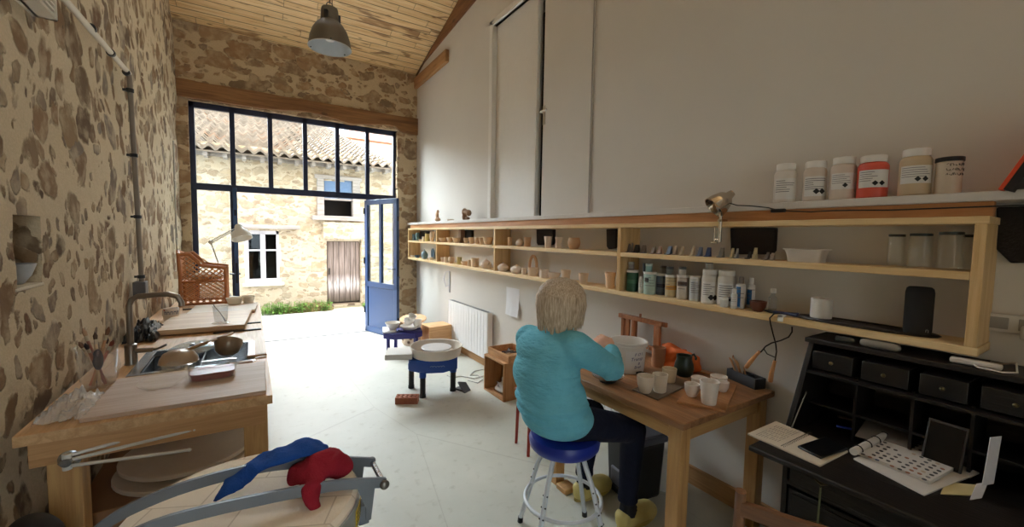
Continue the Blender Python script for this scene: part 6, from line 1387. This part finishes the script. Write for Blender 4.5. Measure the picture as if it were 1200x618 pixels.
# rear low wheel with bowls
PUR = plain((40,40,120), .45, var=.05)
rw = thing('low_wheel_table', 'low violet-blue wheel table carrying white bowls near the open door', 'pottery wheel', (1.72, 5.42, 0), math.radians(-15))
B().prism([(-.26,-.12),(-.14,-.2),(.14,-.2),(.24,-.1),(.24,.14),(-.26,.14)], .235, .31).build('wheel_body', PUR, rw, bevel=.01)
B().box(-.27,-.1,-.14,.16,.31,.335).build('side_table', plain((204,204,214), .5), rw, bevel=.006); B().lathe([(0,.31),(.15,.31),(.152,.325),(0,.33)], 36, T(.08,0,0)).build('wheel_head', PUR, rw)
for x, y in ((-.2,-.06),(-.1,.1),(.16,-.12),(.16,.1)): lg = B().cyl((x,y,0),(x,y,.24),.024,n=14).build('leg', PUR, rw); B().cyl((x,y,0),(x,y,.02),.027,n=14).build('foot', BLK, lg)
R_ = Matrix.Translation(rw.location) @ Matrix.Rotation(math.radians(-15), 4, 'Z')
WB = plain((216,212,206), .5, var=.05)
for (x, y, z, w_, h_, sh_, tl, lb) in ((-.14,.0,.336,.2,.09,'bowl',0,'large pale bowl at the left on the low violet wheel'),(.08,-.03,.33,.26,.05,'low',0,'wide white dish on the low violet wheel'),(.06,.02,.386,.14,.07,'cupbowl',.25,'small white bowl tilted in the wide dish'),(.1,.0,.465,.12,.05,'bowl',.5,'topmost tilted white bowl of the pile on the low violet wheel'),(.19,.04,.33,.13,.11,'cupbowl',-.1,'white pot at the right edge of the low violet wheel')):
    o = vessel(B(), PR[sh_], w_, h_, .006).build('white_bowl', WB); q = R_ @ V((x, y, z)); o.location = q; o.rotation_euler = (tl, tl*.5, 0); tag(o, lb, 'bowl', 'bowls on the low wheel')
# brick, pedal with lead, box, clay bucket
a, c = P(463,474,z=0), P(489,476,z=0)
BRK = plain((150,88,62), .85, var=.12, bump=.002)
an = math.atan2((c-a).y, (c-a).x); o = thing('hollow_brick', 'red brick with holes on the floor in front of the blue wheel', 'brick', (1.235, 3.78, 0), math.radians(-28))
w_, d_, h_ = .21, .1, .062; b = B(); nx, ny = 5, 2
xs_ = [-w_/2]; 
for i in range(nx): cx_ = -w_/2 + w_*(i+.5)/nx; xs_ += [cx_-.011, cx_+.011]
xs_.append(w_/2); ys_ = [-d_/2,-.031,-.009,.009,.031,d_/2]
for i in range(len(xs_)-1):
    for j in range(5):
        if not (i % 2 == 1 and j in (1, 3)): b.box(xs_[i], xs_[i+1], ys_[j], ys_[j+1], .004, h_)
b.box(-w_/2, w_/2, -d_/2, d_/2, 0, .004); b.build('brick_body', BRK, o)
o = thing('foot_pedal', 'grey foot pedal with its lead on the floor beside the blue wheel', 'pedal', (1.84, 3.78, 0), math.radians(20))
Mt = T(0,0,.012,0,math.radians(38),math.radians(6)); B().prism([(-.055,-.07),(.045,-.085),(.055,.07),(-.04,.095)], 0, .022, Mt).build('tread', plain((86,90,100), .5), o, bevel=.004); B().box(-.05,.05,-.02,.1,0,.02).build('base', BLK, o, bevel=.004)
pts = [P(548,446,z=.006), P(560,449,z=.006), P(566,445,z=.006), P(560,440,z=.006), P(551,440,z=.006), P(556,435,z=.006), P(568,433,z=.006), P(573,436,z=.006), P(566,441,z=.006), P(556,444,z=.006), P(540,441,z=.006), P(530,443,z=.006), P(524,440,z=.006)]
iR = (Matrix.Translation(o.location) @ Matrix.Rotation(math.radians(20), 4, 'Z')).inverted()
B().tube([iR @ q for q in pts], .005, 7).build('lead', plain((190,190,192), .5), o)
o = thing('wooden_box', 'pale wooden box near the wall beside the low wheel', 'box', (2.16, 5.35, 0), math.radians(4)); LPX = wood((232,190,140), (196,140,88), 0, 1, .55, .4)
for y in (-.14, .122): B().box(-.17,.17,y,y+.018,0,.36).build('side_panel', LPX, o)
for x in (-.17, .152): B().box(x,x+.018,-.122,.122,0,.342).build('end_panel', wood((206,140,88), (170,104,60), 2, 1, .55, .3), o)
B().box(-.17,.17,-.122,.122,.342,.36).build('lid_panel', LPX, o)
o = thing('clay_sack', 'patterned pale clay sack by the wall under a round wooden disc', 'sack', (1.98, 5.8, 0)); s = NT('sackcloth', .9); vo = s.new('TexVoronoi', {'Scale': 14., 'Vector': s.co}).outputs[0]; s.col(s.ramp(vo, [(.2, (92,72,58)), (.45, (206,188,166))])).bump(vo, .01)
B().lathe([(0,0),(.13,0),(.16,.04),(.165,.2),(.14,.31),(.08,.34),(0,.345)], 30).build('sack_body', s.m, o)
o = B().lathe([(0,0),(.185,0),(.19,.004),(.19,.016),(.186,.02),(0,.02)], 40).build('round_board', wood((226,190,146), (190,146,100), 0, 1, .5, .2)); o.location = (1.98, 5.79, .365); o.rotation_euler = (math.radians(8), math.radians(-5), 0); tag(o, 'round wooden disc lying tilted on the clay sack', 'board')
# ---------------------------------------------------------------- top-loading kiln in the foreground
KZ = .87; kx, ky, kr = -.022, 1.284, .292
kl = thing('pottery_kiln', 'round top-loading kiln with white brick lid and grey lifting arms', 'kiln', (kx, ky, 0))
s = NT('kiln_brick', .85, spec=.2)
bt = s.new('TexBrick', {'Vector': s.map((1,1,1), (0,0,math.radians(24))), 'Color1': (*lin((236,224,206)),1), 'Color2': (*lin((228,214,196)),1), 'Mortar': (*lin((200,184,164)),1), 'Scale': 1., 'Mortar Size': .0022, 'Brick Width': .23, 'Row Height': .115})
s.col(s.mix(s.math('MULTIPLY', s.noise(5, 4).outputs[0], .35), bt.outputs[0], lin((220,204,182)))).bump(s.noise(120, 3).outputs[0], .001); M_KB = s.m
lid = B().lathe([(0,KZ-.1),(kr-.012,KZ-.1),(kr-.012,KZ-.012),(kr-.022,KZ),(0,KZ)], 72).build('lid', M_KB, kl)
MG = plain((112,118,126), .45, .3, var=.03); STLB = plain((168,168,166), .35, .8, var=.03)
B().lathe([(kr-.0115,KZ-.1),(kr-.006,KZ-.1),(kr-.006,KZ-.02),(kr-.0115,KZ-.02),(kr-.0115,KZ-.1)], 72).build('steel_band', STLB, lid)
B().lathe([(0,.2),(kr-.01,.2),(kr-.01,KZ-.108),(kr-.05,KZ-.104),(0,KZ-.104)], 72).build('kiln_body', STLB, kl)
for i in range(4): a = PI/4+i*PI/2; B().box(-.02,.02,-.02,.02,0,.2,T(math.cos(a)*.23, math.sin(a)*.23, 0)).build('leg', MG, kl)
AX = (.347, .223, .1, .02, -.084, -.18, -.27, -.335, -.36)
for dy, zs in ((-.094, (.866,.899,.915,.922,.929,.927,.9,.85,.8)), (.041, (.862,.902,.928,.938,.938,.927,.9,.85,.8))):
    y = dy; pts = []
    for i in range(25):
        t = i/24*8; k_ = min(7, int(t)); f_ = t-k_; q0, q1, q2, q3 = [V((AX[min(8,max(0,k_+m))], zs[min(8,max(0,k_+m))])) for m in (-1,0,1,2)]; q_ = .5*((2*q1)+(q2-q0)*f_+(2*q0-5*q1+4*q2-q3)*f_*f_+(3*q1-q0-3*q2+q3)*f_**3); x, z = q_
        pts.append((x, z))
    h_ = .0145; poly = [(x, z+h_) for x, z in pts] + [(x, z-h_) for x, z in pts[::-1]]
    am = B()
    n = len(pts); vs = []; fs = []
    for x, z in pts: vs += [(x,y-.005,z+h_),(x,y+.005,z+h_),(x,y+.005,z-h_),(x,y-.005,z-h_)]
    for i in range(n-1):
        for j in range(4): fs.append((i*4+j, (i+1)*4+j, (i+1)*4+(j+1)%4, i*4+(j+1)%4))
    fs += [(0,1,2,3)[::-1], tuple((n-1)*4+j for j in range(4))]
    ar_ = am.add(vs, fs).build('lifting_arm', MG, kl)
    B().prism([(.315,KZ+.005),(.262,KZ+.012),(.288,KZ-.06),(.289,KZ-.1),(.302,KZ-.1)], y-.004, y+.004, Matrix(((1,0,0,0),(0,0,1,0),(0,1,0,0),(0,0,0,1)))).build('arm_bracket', MG, ar_)
B().tube([(.34,-.106,KZ-.004),(.34,.055,KZ-.007)], .0085, 14).build('handle_bar', plain((196,196,198), .2, .95), kl)
for y, z_ in ((-.104,-.004),(.052,-.007)): B().ell((.34,y,KZ+z_), (.014,.009,.014), 16, 12).build('end_knob', plain((120,116,110), .3, .8), kl)
B().box(-.4,-.3,-.12,.07,.3,KZ-.03).build('hinge_bracket', MG, kl, bevel=.006)
b = B(); b.sheet(lambda u, v: (math.cos(-.5+.36*u)*(kr-.0045), math.sin(-.5+.36*u)*(kr-.0045), KZ-.085+.05*v), 12, 1, .001); st2 = b.build('warning_sticker', plain((226,190,40), .5), lid)
b = B()
for i in range(4): b.sheet(lambda u, v: (math.cos(-.48+.32*u)*(kr-.0036), math.sin(-.48+.32*u)*(kr-.0036), KZ-.08+.011*i+.004*v), 10, 1, .0006)
b.build('print', plain((60,54,30), .6), st2)
b = B().box(kr-.008, kr+.022, -.025, .015, KZ-.16, KZ-.1).tube([(kr+.012,-.005,KZ-.1),(kr+.018,-.005,KZ-.05)], .005, 8).build('latch', MG, kl, bevel=.004)
# cloths over the arms
def cloth(name, path, m, label, seed, lump_=(), vox=.006):
    b = B()
    for (p0, r0, th) in path: pass
    P_ = [V(p) for p, _, _ in path]; R_2 = [r for _, r, _ in path]
    for k in range(len(P_)-1):
        for j in range(6):
            t = j/6; q = P_[k].lerp(P_[k+1], t); r = R_2[k]+(R_2[k+1]-R_2[k])*t; d = (P_[k+1]-P_[k]).normalized(); R3 = Matrix((d, V((0,0,1)).cross(d).normalized(), d.cross(V((0,0,1)).cross(d)).normalized())).transposed()
            b.ell(q, (.018, r, path[k][2]), 16, 10, R=R3)
    for c_, r_ in lump_: b.ell(c_, r_, 16, 12)
    b.v = [tuple(V(v)+V((noise.noise(V(v)*18+V((seed,0,0))), noise.noise(V(v)*18+V((0,seed,0))), noise.noise(V(v)*22+V((0,0,seed)))))*.016) for v in b.v]
    s_ = B(); o = b.build(name, m, remesh=vox, smooth=3); return tag(o, label, 'cloth')
def fab(c1, c2):
    s = NT('cotton', .9, spec=.1); n_ = s.noise(8, 4, dist=1.5).outputs[0]; s.col(s.mix(n_, lin(c1), lin(c2))); s.bump(s.math('ADD', s.math('MULTIPLY', n_, .8), s.math('MULTIPLY', s.noise(300, 2).outputs[0], .08)), .02); return s.m
cloth('blue_cloth', [((-.075,1.29,.9),.012,.01), ((-.05,1.305,.925),.034,.01), ((.0,1.32,.95),.042,.011), ((.06,1.325,.962),.05,.012), ((.11,1.33,.965),.06,.013), ((.16,1.34,.955),.058,.013), ((.185,1.345,.94),.03,.01)], fab((26,62,130), (44,86,160)), 'blue cloth draped over the far arm of the kiln lid', 5)
cloth('red_cloth', [((.09,1.29,.905),.03,.025), ((.14,1.27,.925),.055,.032), ((.19,1.27,.93),.065,.036), ((.225,1.27,.905),.045,.028)], fab((124,26,40), (160,44,56)), 'dark red cloth hanging over the near arm of the kiln lid', 12, [((.13,1.215,.915),(.03,.05,.022)), ((.125,1.185,.905),(.026,.02,.03)), ((.12,1.172,.885),(.022,.012,.03))])
# black sack at the left edge
b = B().ell((0,0,.3), (.09,.2,.3), 28, 18).ell((.0,-.06,.52), (.08,.14,.14), 22, 14).ell((-.01,.1,.56), (.07,.12,.12), 22, 14)
b.v = [tuple(V((v[0],v[1],max(0,v[2])))+V((noise.noise(V(v)*7), noise.noise(V(v)*7+V((4,4,4))), 0))*.03) for v in b.v]
o = b.build('black_sack', plain((16,14,16), .6, var=.2), remesh=.012, smooth=3); o.location = (-.64, 1.86, .005); o.scale = (1, 1, .93); tag(o, 'black bulging sack on the floor at the near left corner', 'sack')
